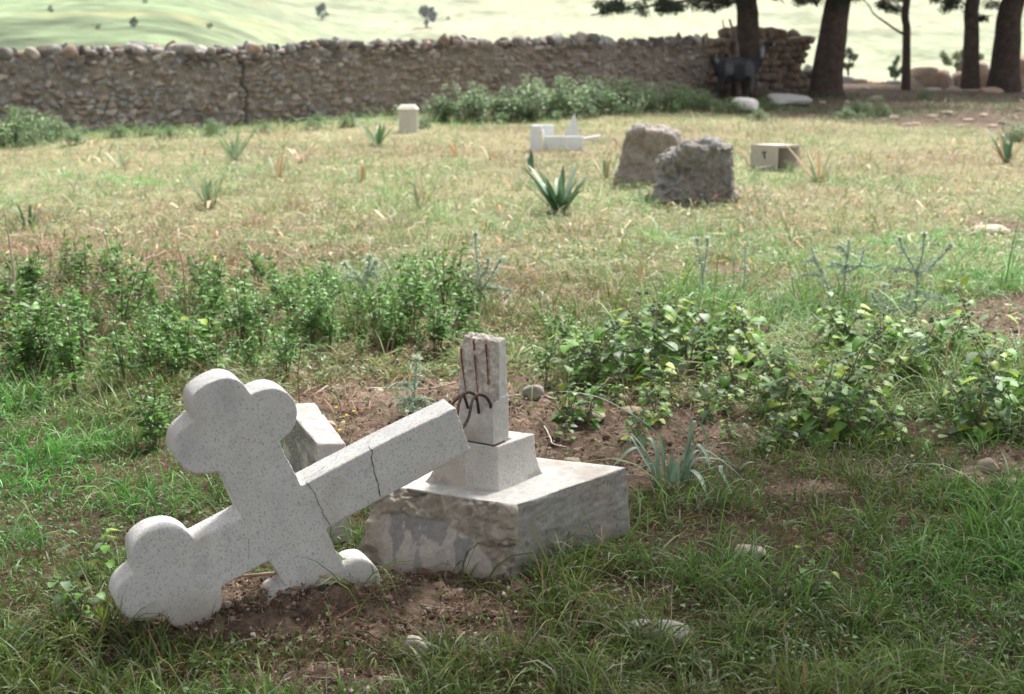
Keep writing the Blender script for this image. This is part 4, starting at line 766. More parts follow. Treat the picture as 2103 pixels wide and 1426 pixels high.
def sward(name, n, y0, y1, hgt, wid, cols, wts, dens, label_scale=1, segs=3, lean=.5, bend=(.3, 1.1), basecol=(.16, .11, .06), x0=-350, x1=2450, p=1.0, lie=0, mixb=.55):
    px, py, x, y = scatter_px(n, y0, y1, x0, x1, p); d = dens(px, py, x, y); k = RNG.uniform(0, 1, len(x)) < d; px, py, x, y = px[k], py[k], x[k], y[k]; m = len(x)
    tuft = ss(-.3, .45, fbm(xy0(x, y, 6.5), 3, 77)); tuft = tuft**1.4; h = hgt*(.4+1.05*tuft)*np.exp(.38*RNG.normal(size=m)); h = np.clip(h, .012, hgt*3)
    D = RNG.normal(size=(m, 3))*lean; D[:, 2] = 1-lie+.001*RNG.normal(size=m)*0+abs(D[:, 2])*.2; D = unit(D); D[:, 2] = np.maximum(D[:, 2], .02)
    P = np.stack([x, y, tz(x, y)-.006], -1); zone = (.55*fbm(xy0(x, y, .45), 3, 179)+.45*fbm(xy0(x, y, 1.9), 2, 79))[:, None]; c1 = mixcol(m, cols, wts)*(1+.24*RNG.normal(size=(m, 1)))*(1+.35*zone); c1 = c1*(1+zone*V3(-.75, .25, -.35)); c1 = np.clip(c1, .01, .9)
    c0 = c1*(1-mixb)+np.array(basecol)*mixb; w = wid*np.exp(.25*RNG.normal(size=m)); g = Geo()  # blade feet pulled towards a dark tint, shade low in the sward painted in
    ribbons(g, P, D, h, w, RNG.uniform(bend[0], bend[1], m), c0, c1, segs); o = g.obj(name, M_GRASS); return tag(o, kind='stuff')
GRN = [(.095, .23, .033), (.14, .31, .048), (.19, .33, .075), (.075, .18, .035), (.26, .38, .20)]
FDRY = [(.26, .15, .085), (.20, .11, .06), (.36, .26, .15), (.15, .085, .05), (.12, .08, .05)]
DRY = [(.42, .31, .17), (.36, .24, .13), (.50, .40, .25), (.28, .16, .08), (.24, .12, .06)]
PALE = [(.29, .38, .15), (.42, .43, .24), (.22, .33, .12), (.52, .43, .29), (.62, .50, .38), (.33, .42, .27), (.54, .35, .23)]
dm = lambda x, y: dirt_mask(x, y)
SHZ = lambda x, y: shade_zone(x, y)
def patchy(x, y, k=1.3, s=101, lo=-.35, hi=.2): return ss(lo, hi, fbm(xy0(x, y, k), 3, s))
rgt = lambda px, py: np.clip(ss(1050, 1400, px), 0, 1)
grp_green = lambda px, py, x, y: (1-.93*dm(x, y))*(.42+.58*patchy(x, y))*(.85+.15*rgt(px, py))
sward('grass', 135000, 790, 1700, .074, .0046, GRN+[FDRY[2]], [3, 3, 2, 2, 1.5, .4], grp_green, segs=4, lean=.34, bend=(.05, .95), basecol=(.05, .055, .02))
sward('tall_grass', 10000, 820, 1700, .13, .0058, GRN, [3, 3, 2, 2, 2], lambda px, py, x, y: grp_green(px, py, x, y)*patchy(x, y, .9, 131, 0, .4), segs=6, lean=.25, bend=(.1, 1.2), basecol=(.05, .08, .025))
sward('dry_grass', 110000, 780, 1700, .045, .0028, FDRY, [2, 2, 1, 3, 2], lambda px, py, x, y: (1-.75*dm(x, y))*(.5+.5*patchy(x, y, 1.1, 104)), segs=3, lean=1.1, bend=(.4, 1.6), mixb=.2, lie=.45)
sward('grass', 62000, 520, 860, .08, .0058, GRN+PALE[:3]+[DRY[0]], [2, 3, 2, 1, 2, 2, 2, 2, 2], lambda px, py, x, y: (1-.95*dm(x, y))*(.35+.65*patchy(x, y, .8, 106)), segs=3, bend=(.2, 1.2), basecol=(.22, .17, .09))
sward('dry_grass', 60000, 480, 860, .06, .0045, DRY+PALE, [2, 2, 2, 1, .6, 1, 1, 1, 1, 1, 1, 1], lambda px, py, x, y: (1-.85*dm(x, y))*(.4+.6*patchy(x, y, .9, 108)), segs=2, lean=.8, bend=(.2, 1.2), mixb=.3)
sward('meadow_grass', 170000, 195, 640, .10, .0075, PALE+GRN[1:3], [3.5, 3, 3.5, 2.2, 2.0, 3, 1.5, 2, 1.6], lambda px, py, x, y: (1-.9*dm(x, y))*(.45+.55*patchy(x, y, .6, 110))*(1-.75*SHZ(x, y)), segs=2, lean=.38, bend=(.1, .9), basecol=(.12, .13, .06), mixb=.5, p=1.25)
sward('feather_grass', 9000, 230, 900, .14, .005, [(.40, .44, .33), (.50, .48, .38), (.34, .40, .26)], [2, 2, 2], lambda px, py, x, y: (1-dm(x, y))*patchy(x, y, .7, 112, -.1, .3)*(1-SHZ(x, y)), segs=4, lean=.5, bend=(.2, 1.3), mixb=.3)
sward('shade_grass', 30000, 180, 300, .10, .011, [(.07, .13, .05), (.09, .17, .06), (.12, .18, .08)], [2, 2, 1], lambda px, py, x, y: SHZ(x, y)*patchy(x, y, .7, 114, -.15, .15)*(1-.8*dm(x, y))*(py > 188), segs=2, bend=(.2, 1), x0=1450)  # dark blades, shade of the trees put into their colour
# darker strip of greener grass at the foot of the wall
sward('verge_grass', 26000, 195, 330, .14, .012, [(.14, .22, .08), (.19, .27, .11), (.10, .17, .06), (.33, .33, .16)], [2, 2, 2, 1], lambda px, py, x, y: ss(2.4, .4, np.interp(x, WP[:, 0], WP[:, 1])-y), segs=2, bend=(.2, 1.1), basecol=(.12, .13, .05))
# small leafy ground cover among the grass
def clover():
    g = Geo()
    for n, y0, y1, L, dens in ((9000, 780, 1600, .016, lambda px, py, x, y: (1-.9*dm(x, y))*patchy(x, y, 2.2, 120, 0, .3)), (22000, 500, 860, .024, lambda px, py, x, y: (1-.9*dm(x, y))*patchy(x, y, 1.1, 122, -.1, .25)), (12000, 215, 560, .035, lambda px, py, x, y: patchy(x, y, .8, 124, 0, .3)*(1-.8*dm(x, y)))):
        px, py, x, y = scatter_px(n, y0, y1); k = RNG.uniform(0, 1, len(x)) < dens(px, py, x, y); x, y = x[k], y[k]; m = len(x)
        P = np.stack([x, y, tz(x, y)+RNG.uniform(.0, .06, m)], -1); D = RNG.normal(size=(m, 3)); D[:, 2] = abs(D[:, 2])*.6
        leaves(g, P, D, L*np.exp(.3*RNG.normal(size=m)), L*.6*np.exp(.3*RNG.normal(size=m)), jit((.10, .17, .06) if y0 > 700 else (.15, .22, .08) if y0 > 400 else (.24, .29, .13), m, .25), 2, .3)
    tag(g.obj('ground_cover', M_LEAF), kind='stuff')
sward('weedy_grass', 42000, 540, 850, .15, .0062, GRN+PALE[:2]+[DRY[1], DRY[3]], [2, 3, 3, 1, 2, 1, 1, .7, .7], lambda px, py, x, y: (1-dm(x, y))*patchy(x, y, 1.2, 140, -.15, .25)*ss(560, 640, py), segs=4, lean=.28, bend=(.05, .8), basecol=(.12, .12, .05))
clover()
def litter():
    g = Geo(); px, py, x, y = scatter_px(60000, 560, 1650); d = dm(x, y); dens = .12+.88*d; k = RNG.uniform(0, 1, len(x)) < dens; x, y = x[k], y[k]; m = len(x)
    P = np.stack([x, y, tz(x, y)+RNG.uniform(.001, .018, m)], -1); D = RNG.normal(size=(m, 3)); D[:, 2] *= .22; D = unit(D)
    c = mixcol(m, [(.26, .15, .10), (.34, .22, .15), (.18, .10, .07), (.50, .42, .32), (.14, .09, .065)], [4, 3, 3, 1, 2])*(1+.2*RNG.normal(size=(m, 1)))
    ribbons(g, P, D, RNG.uniform(.008, .038, m), RNG.uniform(.0009, .0022, m), RNG.normal(size=m)*.7, c, c*1.1, 3)
    tag(g.obj('straw_litter', M_LIT), kind='stuff')
    g = Geo(); px, py, x, y = scatter_px(60000, 600, 1600); k = RNG.uniform(0, 1, len(x)) < dm(x, y); x, y = x[k], y[k]; m = len(x)
    r = .0028*np.exp(.6*RNG.normal(size=m)); zz = tz(x, y)+.002+.012*np.abs(RNG.normal(size=m))*.6
    V = ICO_V[None]*(1+.25*RNG.normal(size=(m, len(ICO_V), 1)))*r[:, None, None]*V3(1, 1, .8)+np.stack([x, y, zz], -1)[:, None]
    T = (np.arange(m)[:, None, None]*len(ICO_V)+ICO_F[None]).reshape(-1, 3); c = mixcol(m, [(.16, .10, .07), (.11, .07, .05), (.28, .20, .15), (.46, .40, .34), (.07, .05, .04)], [4, 3, 3, 1.2, 2])
    g.add(V.reshape(-1, 3), None, T, np.repeat(c, len(ICO_V), 0)); tag(g.obj('soil_crumbs', M_LIT, None, False), kind='stuff')
litter()

# ------------------------------------------------------------------ leafy plants
def herb(seed, H=.24):
    r = np.random.default_rng(seed); root = empty('leafy_herb', (0, 0, 0)); gs = Geo(); gl = Geo(); ns = r.integers(2, 5)
    for s in range(ns):
        a = r.uniform(0, 6.28); hh = H*r.uniform(.7, 1.1); lean = r.uniform(.05, .4)
        P = spline([(0, 0, -.02), (lean*hh*.3*math.cos(a), lean*hh*.3*math.sin(a), hh*.4), (lean*hh*math.cos(a)+r.normal()*.01, lean*hh*math.sin(a), hh)], 6); tube(gs, P, np.linspace(.0028, .0012, len(P)), (.13, .12, .06), 5)
        n = int(22*hh/.24)+5; t = r.uniform(.3, 1, n)**.7; k = t*(len(P)-1); base = P[np.minimum(k.astype(int), len(P)-2)]; th = r.uniform(0, 6.28, n)
        D = np.stack([np.cos(th), np.sin(th), r.uniform(.1, 1.0, n)], -1); L = .047*(1-.42*t)*r.uniform(.6, 1.25, n); out = unit(D)*(L*.3)[:, None]
        leaves(gl, base+out, D, L, L*.60, np.clip(np.array([(.07, .155, .028)])*(1+.3*r.normal(size=(n, 1)))*(1+.5*t[:, None]), .01, .6), 4, .35)
        m = 7; top = P[-1]; D = r.normal(size=(m, 3)); D[:, 2] = 1.2; leaves(gl, np.tile(top, (m, 1))-.01, D, r.uniform(.015, .03, m), r.uniform(.007, .013, m), np.tile((.12, .22, .06), (m, 1))*(1+.2*r.normal(size=(m, 1))), 3, .1)
    gs.obj('stem', M_STEM, root); gl.obj('foliage', M_LEAF, root); return root
protos = [herb(50+k) for k in range(7)]; used = set()
def place(pr, key, x, y, s=1, label='', group=None, cat='plant', rz=None, tilt=0):
    q = ground(x, y); loc = (q[0], q[1], float(tz(q[0], q[1])))
    if id(pr) not in used:
        used.add(id(pr)); pr.location = loc; pr.rotation_euler = (tilt, 0, rz if rz is not None else rr.uniform(0, 6.28)); pr.scale = (s, s, s); o = pr
    else: o = dup(pr, loc, rz if rz is not None else rr.uniform(0, 6.28), s, tilt=tilt)
    tag(o, label, cat, group); return o
cnt = 0
AREAS = [((30, 540), (590, 810), 100, 1.15, 'leafy green herb in the thick patch at the left, behind the cross', 'herbs in the left patch'),
         ((430, 1000), (610, 790), 84, 1.05, 'leafy green herb in the patch between the cross and the stump', 'herbs behind the cross and stump'),
         ((-120, 120), (620, 820), 22, 1.0, 'leafy green herb at the far left edge of the patch', 'herbs at the left edge'),
         ((1075, 1330), (690, 800), 26, .75, 'small leafy herb right of the stump, before the nettles', 'herbs right of the stump'),
         ((300, 345), (850, 930), 4, 1.15, 'dark leafy herb just left of the cross head', 'herbs beside the cross')]
for (xa, xb), (ya, yb), n, s, lab, grp in AREAS:
    for i in range(n):
        x, y = rr.uniform(xa, xb), rr.uniform(ya, yb)
        if lab.startswith('leafy green herb in the patch between') and y > 745 and x > 610: y -= 60
        place(protos[cnt % 7], 0, x, y, s*rr.choice([.4, .5, .6, .75, .85, 1, 1.2]), lab, grp); cnt += 1
for x, y, s in ((832, 640, 1.25), (868, 650, 1.2), (912, 640, 1.25), (505, 660, 1.3), (430, 640, 1.2), (280, 640, 1.3), (318, 650, 1.3)): place(protos[cnt % 7], 0, x, y, s, 'taller leafy herb rising out of the patch behind the cross', 'taller herbs of the patch'); cnt += 1

def nettle(seed, H=.30, nst=3):
    r = np.random.default_rng(seed); root = empty('nettle_plant', (0, 0, 0)); gs = Geo(); gl = Geo(); gb = Geo()
    for s in range(nst):
        a = r.uniform(0, 6.28); hh = H*r.uniform(.6, 1.1); lean = r.uniform(.15, .75)
        P = spline([(0, 0, -.02), (lean*hh*.25*math.cos(a), lean*hh*.25*math.sin(a), hh*.45), (lean*hh*math.cos(a), lean*hh*math.sin(a), hh)], 7); tube(gs, P, np.linspace(.004, .0018, len(P)), (.20, .17, .09), 6)
        for t in np.linspace(.22, .97, int(4*hh/.28)+1):
            b = P[int(t*(len(P)-1))]; th0 = r.uniform(0, 3.14)
            for sd in (0, 3.14):
                th = th0+sd+r.normal()*.3; L = r.uniform(.05, .095)*(1-.35*t); D = V3(math.cos(th), math.sin(th), r.uniform(-.1, .5)); pet = b+unit(D)*L*r.uniform(.5, .8)
                tube(gs, np.array([b, (b+pet)/2+V3(0, 0, .005), pet]), [.0013]*3, (.24, .26, .10), 4); yel = r.uniform(0, 1)
                c = (.11, .24, .035) if yel < .65 else (.25, .34, .045) if yel < .77 else (.14, .22, .11)
                leaves(gl, np.array([pet]), np.array([D-V3(0, 0, .24)]), np.array([L]), np.array([L*.88]), np.array([c])*(1+.2*r.normal()), 10, r.uniform(.1, .6), .13, 2, .2)
            if t > .35:
                for q in range(r.integers(2, 7)):
                    c = b+r.normal(size=3)*.014+V3(0, 0, -.004); R_ = r.uniform(.006, .0095); gb.add(ICO2_V*R_*(1+.12*noise(ICO2_V*9, int(q)))[:, None]+c, None, ICO2_F, V3(.20, .27, .15)*(1+.15*r.normal()))
    gs.obj('stem', M_STEM, root); gl.obj('foliage', M_LEAF, root); gb.obj('seed_cluster', M_LEAF, root); return root
npro = [nettle(80+k, .30, 2+k % 3) for k in range(8)]; cnt = 0
NL = [((1130, 1330), (715, 812), 9, .95, 'yellow-green nettle with round seed heads, in the clump right of the stump', 'nettles right of the stump'),
      ((1300, 1560), (700, 826), 12, .95, 'nettle with serrated leaves in the thick middle of the nettle bed', 'nettles in the middle of the bed'),
      ((1540, 1820), (740, 925), 12, .9, 'nettle with broad drooping leaves in the right half of the bed', 'nettles in the right half of the bed'),
      ((1820, 2180), (720, 915), 11, .9, 'nettle at the right edge of the picture, above the tan stones', 'nettles at the right edge'),
      ((1150, 2150), (690, 940), 34, .55, 'small young nettle filling a gap in the nettle bed', 'small nettles in the gaps of the bed'),
      ((1480, 1900), (690, 790), 8, .85, 'nettle at the back of the bed, before the thistles', 'nettles at the back of the bed')]
for (xa, xb), (ya, yb), n, s, lab, grp in NL:
    for i in range(n): place(npro[cnt % 8], 0, rr.uniform(xa, xb), rr.uniform(ya, yb), s*rr.uniform(.65, 1.15), lab, grp); cnt += 1
for x, y, s, lab in ((1160, 905, .45, 'small lone nettle seedling on the bare soil right of the stump'), (1690, 905, 1.0, 'upright nettle with a dark stem standing forward of the bed'), (1450, 975, .3, 'tiny grey-green nettle seedling in the grass'), (215, 1190, .6, 'tall spindly nettle with seed balls, left of the lower cross arm'), (165, 1290, .5, 'small nettle touching the lower left end of the cross'), (1668, 1222, .4, 'tiny yellow-green nettle alone in the grass, lower right'),
                      (60, 760, .9, 'nettle with knobbly seed heads at the left edge'), (400, 745, .9, 'nettle with one big grey-green leaf, in the left herb patch'), (20, 700, 1.0, 'dark withered nettle at the far left edge')):
    place(npro[cnt % 8], 0, x, y, s, lab); cnt += 1

def spikes(g, P, D, L, c, w=.0022):
    N = len(P); S = unit(np.cross(D, RNG.normal(size=D.shape)))*w/2; V = np.stack([P-S, P+S, P+unit(D)*L[:, None]], 1).reshape(-1, 3); T = np.arange(N*3).reshape(-1, 3); g.add(V, None, T, c)
def thistle(name_px, heads, branches, Y, label):
    """branches: pixel polylines from the base up, built at their own distance"""
    base = PY(*branches[0][0], Y); base[2] = float(tz(base[0], base[1]))-.01; root = empty('thistle', base, label=label, cat='thistle'); gs = Geo(); gl = Geo(); r = random.Random(int(base[0]*1000)); c = np.array((.32, .40, .29)); ends = []
    for bi, br in enumerate(branches):
        dy = r.uniform(-.10, .10); P = spline(np.array([PY(x, y, Y+dy*(i/len(br) if bi else 0)) for i, (x, y) in enumerate(br)]), 8)-base
        if bi == 0: P[0, 2] = -.02
        tube(gs, P, np.linspace(.005, .003, len(P)), c*.9, 6); ends.append(P[-1])
        m = len(P)*7; k = RNG.integers(0, len(P), m); D = RNG.normal(size=(m, 3)); D = unit(D); spikes(gl, P[k]+D*.003, D+V3(0, 0, .3), RNG.uniform(.009, .026, m), jit((.46, .55, .43), m*3, .2), .0065)
        for j in range(2, len(P)-2, 3):                        # arching spiny leaves
            th = r.uniform(0, 6.28); L = r.uniform(.04, .09)*(1.15-.6*j/len(P)); q = P[j]+np.array([[math.cos(th)*L*t, math.sin(th)*L*t, L*(.5*t-.7*t*t)] for t in np.linspace(0, 1, 7)])
            tube(gl, q, .0015, c, 4); m = 46; kk = RNG.integers(0, 7, m); D = unit(RNG.normal(size=(m, 3))); spikes(gl, q[kk], D, RNG.uniform(.006, .014, m), jit((.46, .55, .43), m*3, .2), .0065)
    gs.obj('stem', M_STEM, root); gl.obj('spiny_leaves', M_GLAUC, root)
    for hi in heads:
        g = Geo(); h = ends[hi]; g.add(ICO2_V*V3(.010, .010, .012)+h+V3(0, 0, .006), None, ICO2_F, jit((.26, .36, .18), len(ICO2_V), .2)); m = 90; D = unit(RNG.normal(size=(m, 3))+V3(0, 0, .45)); spikes(g, h+V3(0, 0, .006)+D*.008, D, RNG.uniform(.012, .028, m), jit((.62, .68, .52), m*3, .2), .005); g.obj('flower_head', M_GLAUC, root)
def Yof(x, y): return float(PZ(x, y)[1])
thistle(0, [1, 2, 3], [[(744, 625), (745, 600), (747, 580), (754, 560)], [(752, 570), (757, 550), (759, 530)], [(745, 582), (730, 562), (708, 545)], [(754, 562), (765, 552), (772, 540)], [(745, 580), (725, 570), (706, 568)], [(752, 568), (768, 564), (782, 572)]], Yof(744, 640), 'small forked thistle in the dry grass above the cross, left of the stump')
thistle(0, [0], [[(985, 640), (988, 605), (985, 570), (978, 520), (977, 484)], [(987, 598), (1008, 570), (1020, 545), (1030, 532)], [(986, 590), (965, 570), (955, 555)], [(990, 595), (1020, 592), (1052, 598)], [(985, 600), (970, 585), (958, 590)], [(983, 572), (1000, 552), (1002, 530)]], Yof(985, 650), 'tall branching thistle directly behind the stump')
thistle(0, [0, 1], [[(1444, 612), (1444, 580), (1440, 540), (1431, 496)], [(1442, 570), (1450, 530), (1453, 494)]], Yof(1444, 620), 'slim two-headed thistle in the dry grass behind the nettle bed')
thistle(0, [], [[(1528, 590), (1530, 550), (1530, 500)]], Yof(1528, 600), 'single thin blurred thistle stem beside the two-headed thistle')
thistle(0, [], [[(1706, 630), (1700, 590), (1680, 545), (1666, 508)], [(1698, 580), (1680, 566), (1650, 566)], [(1690, 560), (1670, 535), (1656, 538)]], Yof(1706, 640), 'leaning bare-topped thistle, left of the two bigger ones')
thistle(0, [], [[(1734, 600), (1735, 560), (1742, 520), (1744, 492)], [(1736, 560), (1765, 545), (1775, 512)], [(1738, 550), (1715, 540), (1700, 548)], [(1740, 545), (1790, 548), (1810, 544)], [(1741, 530), (1730, 512), (1726, 506)]], Yof(1734, 630), 'bushy pale thistle in the middle of the thistle group')
thistle(0, [1, 2, 3], [[(1880, 640), (1882, 610), (1884, 580), (1882, 558)], [(1882, 560), (1865, 530), (1853, 510), (1848, 494)], [(1882, 560), (1893, 530), (1898, 484)], [(1908, 552), (1930, 530), (1952, 508)], [(1883, 562), (1900, 556), (1920, 545)], [(1882, 560), (1850, 552), (1838, 558)], [(1878, 640), (1910, 612), (1950, 620)], [(1880, 600), (1900, 605), (1910, 615)]], Yof(1880, 655), 'largest thistle, with three spiky heads, at the right behind the nettles')
thistle(0, [0], [[(1835, 655), (1825, 630), (1815, 590)], [(1830, 640), (1860, 625), (1870, 600)], [(1828, 640), (1800, 620), (1790, 600)]], Yof(1840, 665), 'low bushy thistle at the foot of the largest thistle')
thistle(0, [0], [[(848, 850), (850, 820), (852, 780), (856, 742)], [(849, 800), (838, 790), (832, 792)], [(850, 830), (835, 820), (828, 836)], [(850, 835), (862, 818), (868, 830)]], Yof(848, 858), 'young feathery thistle growing from bare soil left of the stump')
def rosette(x, y, n, L, W, col, label, name='rosette_plant', up=.5):
    q = ground(x, y); root = empty(name, (q[0], q[1], float(tz(q[0], q[1]))), label=label, cat='plant'); g = Geo(); th = np.linspace(0, 6.28, n, endpoint=False)+RNG.normal(size=n)*.2
    for t in th:
        D = V3(math.cos(t), math.sin(t), up*RNG.uniform(.6, 1.3)); l = L*RNG.uniform(.7, 1.1); m = 9; P = np.array([D*l*s-V3(0, 0, l*.5*s*s) for s in np.linspace(0, 1, m)])
        for sgn in (-1, 1):
            S = unit(np.cross(D, V3(0, 0, 1)))*sgn; w = W*np.sin(np.linspace(.25, 2.9, m))
            leaves(g, P, S[None]+unit(D)[None]*.8+0*P, w*1.3, np.full(m, l/m*.95), jit(col, m, .15), 3, .1, 0, 1)
        leaves(g, P[:1], D[None], np.array([l]), np.array([W*.35]), jit((.34, .40, .25), 1, .05), 6, .5, 0, 1)
    g.obj('foliage', M_GLAUC, root)
rosette(1925, 752, 9, .17, .045, (.25, .32, .20), 'pale thistle rosette with jagged leaves spread between the nettles')
rosette(848, 845, 9, .06, .015, (.20, .30, .2), 'small feathery rosette at the foot of the young thistle')
rosette(1740, 650, 9, .12, .03, (.22, .30, .2), 'grey-green rosette below the thistle group')

# ------------------------------------------------------------------ strap-leaved bulbs
def strap(g, P, W, c, twist=.0):
    P = spline(P, 6); m = len(P); T = unit(np.gradient(P, axis=0)); S = np.cross(T, V3(0, 0, 1)); n0 = unit(S[m//3]); S = unit(S+n0*.6); up = np.cross(S, T)
    t = np.linspace(0, 1, m); w = W*.5*np.minimum(1, 1.05-t**3.2)*(.75+.25*ss(0, .2, t)); f = .28
    V = np.stack([P-S*w[:, None]+up*(w*f)[:, None], P, P+S*w[:, None]+up*(w*f)[:, None]], 1).reshape(-1, 3); b = np.arange(m-1)*3
    Q = np.concatenate([np.stack([b, b+1, b+4, b+3], -1), np.stack([b+1, b+2, b+5, b+4], -1)])
    C = np.repeat(np.asarray(c)[None]*(1+.1*noise(P*30, 3)[:, None]), 3, 0); g.add(V, Q, None, C)
def zc(L): return [(1240+x/5.484, 770+y/5.484) for x, y in L]
LF = [([(690, 1290), (670, 1000), (640, 780), (590, 660), (450, 540), (280, 430), (0, 280)], [(1190, 808), (1130, 803)], -.05, .014), ([(580, 1230), (520, 1000), (450, 880), (370, 830), (270, 870), (180, 960), (110, 1020)], [], -.10, .015), ([(610, 1200), (600, 920), (560, 770), (490, 715), (400, 760)], [], .06, .012),
      ([(620, 1200), (540, 1000), (440, 830), (330, 690), (310, 655)], [], .03, .014), ([(790, 1230), (900, 1030), (1000, 870), (1050, 790), (1130, 870), (1180, 980), (1190, 1060)], [], -.08, .015), ([(780, 1200), (850, 1000), (930, 850), (970, 680), (1010, 590)], [], .02, .012),
      ([(880, 1230), (950, 850), (990, 600), (1040, 525), (1110, 600), (1150, 720), (1160, 850)], [], .08, .011), ([(930, 1230), (960, 1050), (1020, 960), (1150, 940), (1350, 970), (1550, 1060)], [], .05, .013), ([(900, 1230), (1040, 950), (1150, 860), (1300, 950), (1480, 1090), (1650, 1280)], [], -.02, .010),
      ([(880, 1200), (930, 1100), (1000, 1085), (1080, 1160), (1130, 1270), (1170, 1400)], [], -.2, .014), ([(660, 1320), (540, 1200), (420, 1150), (300, 1130), (250, 1130)], [], -.16, .012), ([(750, 1230), (740, 1100), (710, 950), (690, 830)], [], .0, .012), ([(640, 1200), (560, 1010), (400, 1055), (250, 1095)], [], -.1, .007),
      ([(780, 1250), (800, 1150), (820, 1060), (825, 980)], [], -.14, .018), ([(820, 1230), (1000, 900), (1100, 860), (1160, 950)], [], .1, .008), ([(720, 1200), (770, 1000), (770, 870)], [], .05, .012), ([(600, 1200), (420, 900), (300, 700), (250, 830)], [], .1, .008), ([(740, 1250), (1260, 1040), (1320, 1090), (1400, 1250), (1470, 1400)], [], -.1, .010)]
def front_bulb():
    q = PZ(1371, 1004); root = empty('strap_leaf_bulb', q, label='bulb plant with long arching blue-green strap leaves, right behind the pedestal corner', cat='bulb plant')
    for L, ex, dy, W in LF:
        px = zc(L)+ex; m = len(px); P = np.array([PY(x, y, q[1]+dy*(i/(m-1))**.9) for i, (x, y) in enumerate(px)]); g = Geo(); strap(g, P-q, W*1.45, V3(.19, .29, .20)*random.uniform(.85, 1.2)); g.obj('leaf', M_GLAUC, root)
front_bulb()
def bulb(x, y, n, L, W, cols, label, seed, group=None, lean=.6, droop=.4, name='strap_leaf_bulb'):
    r = random.Random(seed); q = ground(x, y); root = empty(name, (q[0], q[1], float(tz(q[0], q[1]))), label=label, cat='bulb plant', group=group)
    for i in range(n):
        a = r.uniform(0, 6.28); l = L*r.uniform(.45, 1.15); k = r.uniform(.15, 1.25)*lean; d = droop*r.uniform(.2, 1.3)
        P = np.array([(math.cos(a)*(.03+k*l*t), math.sin(a)*(.03+k*l*t), l*(t-d*t*t*t)-.01) for t in np.linspace(0, 1, 6)]); g = Geo(); strap(g, P, W*r.uniform(.7, 1.15), np.array(r.choice(cols))*r.uniform(.85, 1.15)); g.obj('leaf', M_GLAUC, root)
DG = [(.06, .13, .06), (.075, .16, .07), (.09, .17, .09)]; BG = [(.22, .31, .18), (.29, .37, .24), (.18, .27, .13)]; DO = [(.46, .28, .13), (.55, .38, .23), (.42, .27, .15), (.58, .45, .32)]
bulb(1150, 437, 30, .40, .055, DG+DG+[(.16, .24, .16)], 'big clump of broad dark green strap leaves, in front of the two rocks', 3, lean=.85, droop=.3)
bulb(1093, 352, 5, .22, .045, DG+BG[:1], 'small dark green strap-leaf clump up left of the big clump', 4, lean=.6, droop=.2)
bulb(1060, 390, 7, .22, .03, BG+DO, 'grey-green clump with withered leaves at the left of the big clump', 5)
bulb(1245, 366, 8, .28, .028, DG+DO, 'thin-leaved clump with orange dead leaves, just left of the reddish rock', 6)
bulb(1320, 415, 8, .22, .025, BG, 'small grey-green strap-leaf clump between the two rocks', 7, lean=.8)
bulb(1542, 345, 7, .25, .026, DG+DO, 'strap-leaf clump with orange leaves, left of the hollow block', 8)
bulb(1682, 372, 15, .36, .035, BG+DO+DO[:1], 'spreading clump of pale strap leaves right of the hollow block', 9, lean=1.2, droop=.3)
bulb(2068, 335, 14, .45, .035, BG+DG+DO, 'tall strap-leaf clump near the right edge, before the shaded earth', 10, lean=.8)
bulb(432, 428, 16, .33, .03, BG+DG, 'upright grey-green strap-leaf clump in the left meadow', 11, lean=.6, droop=.15)
bulb(481, 328, 9, .38, .045, [(.09, .20, .05), (.12, .24, .07)]+BG[:1], 'bright green strap-leaf clump farther left in the meadow, below the wall crack', 12, lean=.6, droop=.15)
bulb(776, 298, 12, .34, .045, DG+BG, 'dark strap-leaf clump just left of the small cream ossuary box', 13, lean=1.0)
bulb(60, 470, 12, .25, .022, BG+DG, 'thin strap-leaf clump at the left edge of the meadow', 14)
bulb(860, 430, 12, .28, .026, DO+BG, 'mostly withered brown strap-leaf clump in the middle of the meadow', 15)
bulb(742, 372, 8, .26, .026, DO[:2]+BG, 'half-dead strap-leaf clump up left of the withered brown clump', 16)
bulb(940, 325, 9, .28, .03, DO, 'orange dead strap-leaf clump left of the marble box', 17, lean=1)
bulb(570, 365, 10, .26, .025, BG+DO, 'faint grey strap-leaf clump between the two green clumps on the left', 18)
bulb(1010, 330, 7, .22, .026, DO+BG[:1], 'low withered clump close to the left side of the marble box', 19)
bulb(250, 345, 8, .28, .028, DO+BG, 'withered pale clump in the grass at far left below the wall', 20, lean=.9)
bulb(620, 330, 8, .26, .03, BG+DO, 'mixed green and straw coloured clump in front of the wall, centre left', 21, lean=.9)
g = Geo(); 
for i in range(240):
    x, y = rr.uniform(0, 2100), rr.uniform(285, 560); q = ground(x, y); a = rr.uniform(0, 6.28); l = rr.uniform(.06, .2)
    P = np.array([(q[0]+math.cos(a)*l*t, q[1]+math.sin(a)*l*t, q[2]+.03+l*.5*math.sin(t*2.6)*rr.uniform(.2, .8)) for t in np.linspace(0, 1, 5)]); strap(g, P, rr.uniform(.010, .028), rr.choice(DO+[(.62, .5, .36)]*3+BG[:1]))
tag(g.obj('withered_leaves', M_LIT), kind='stuff')

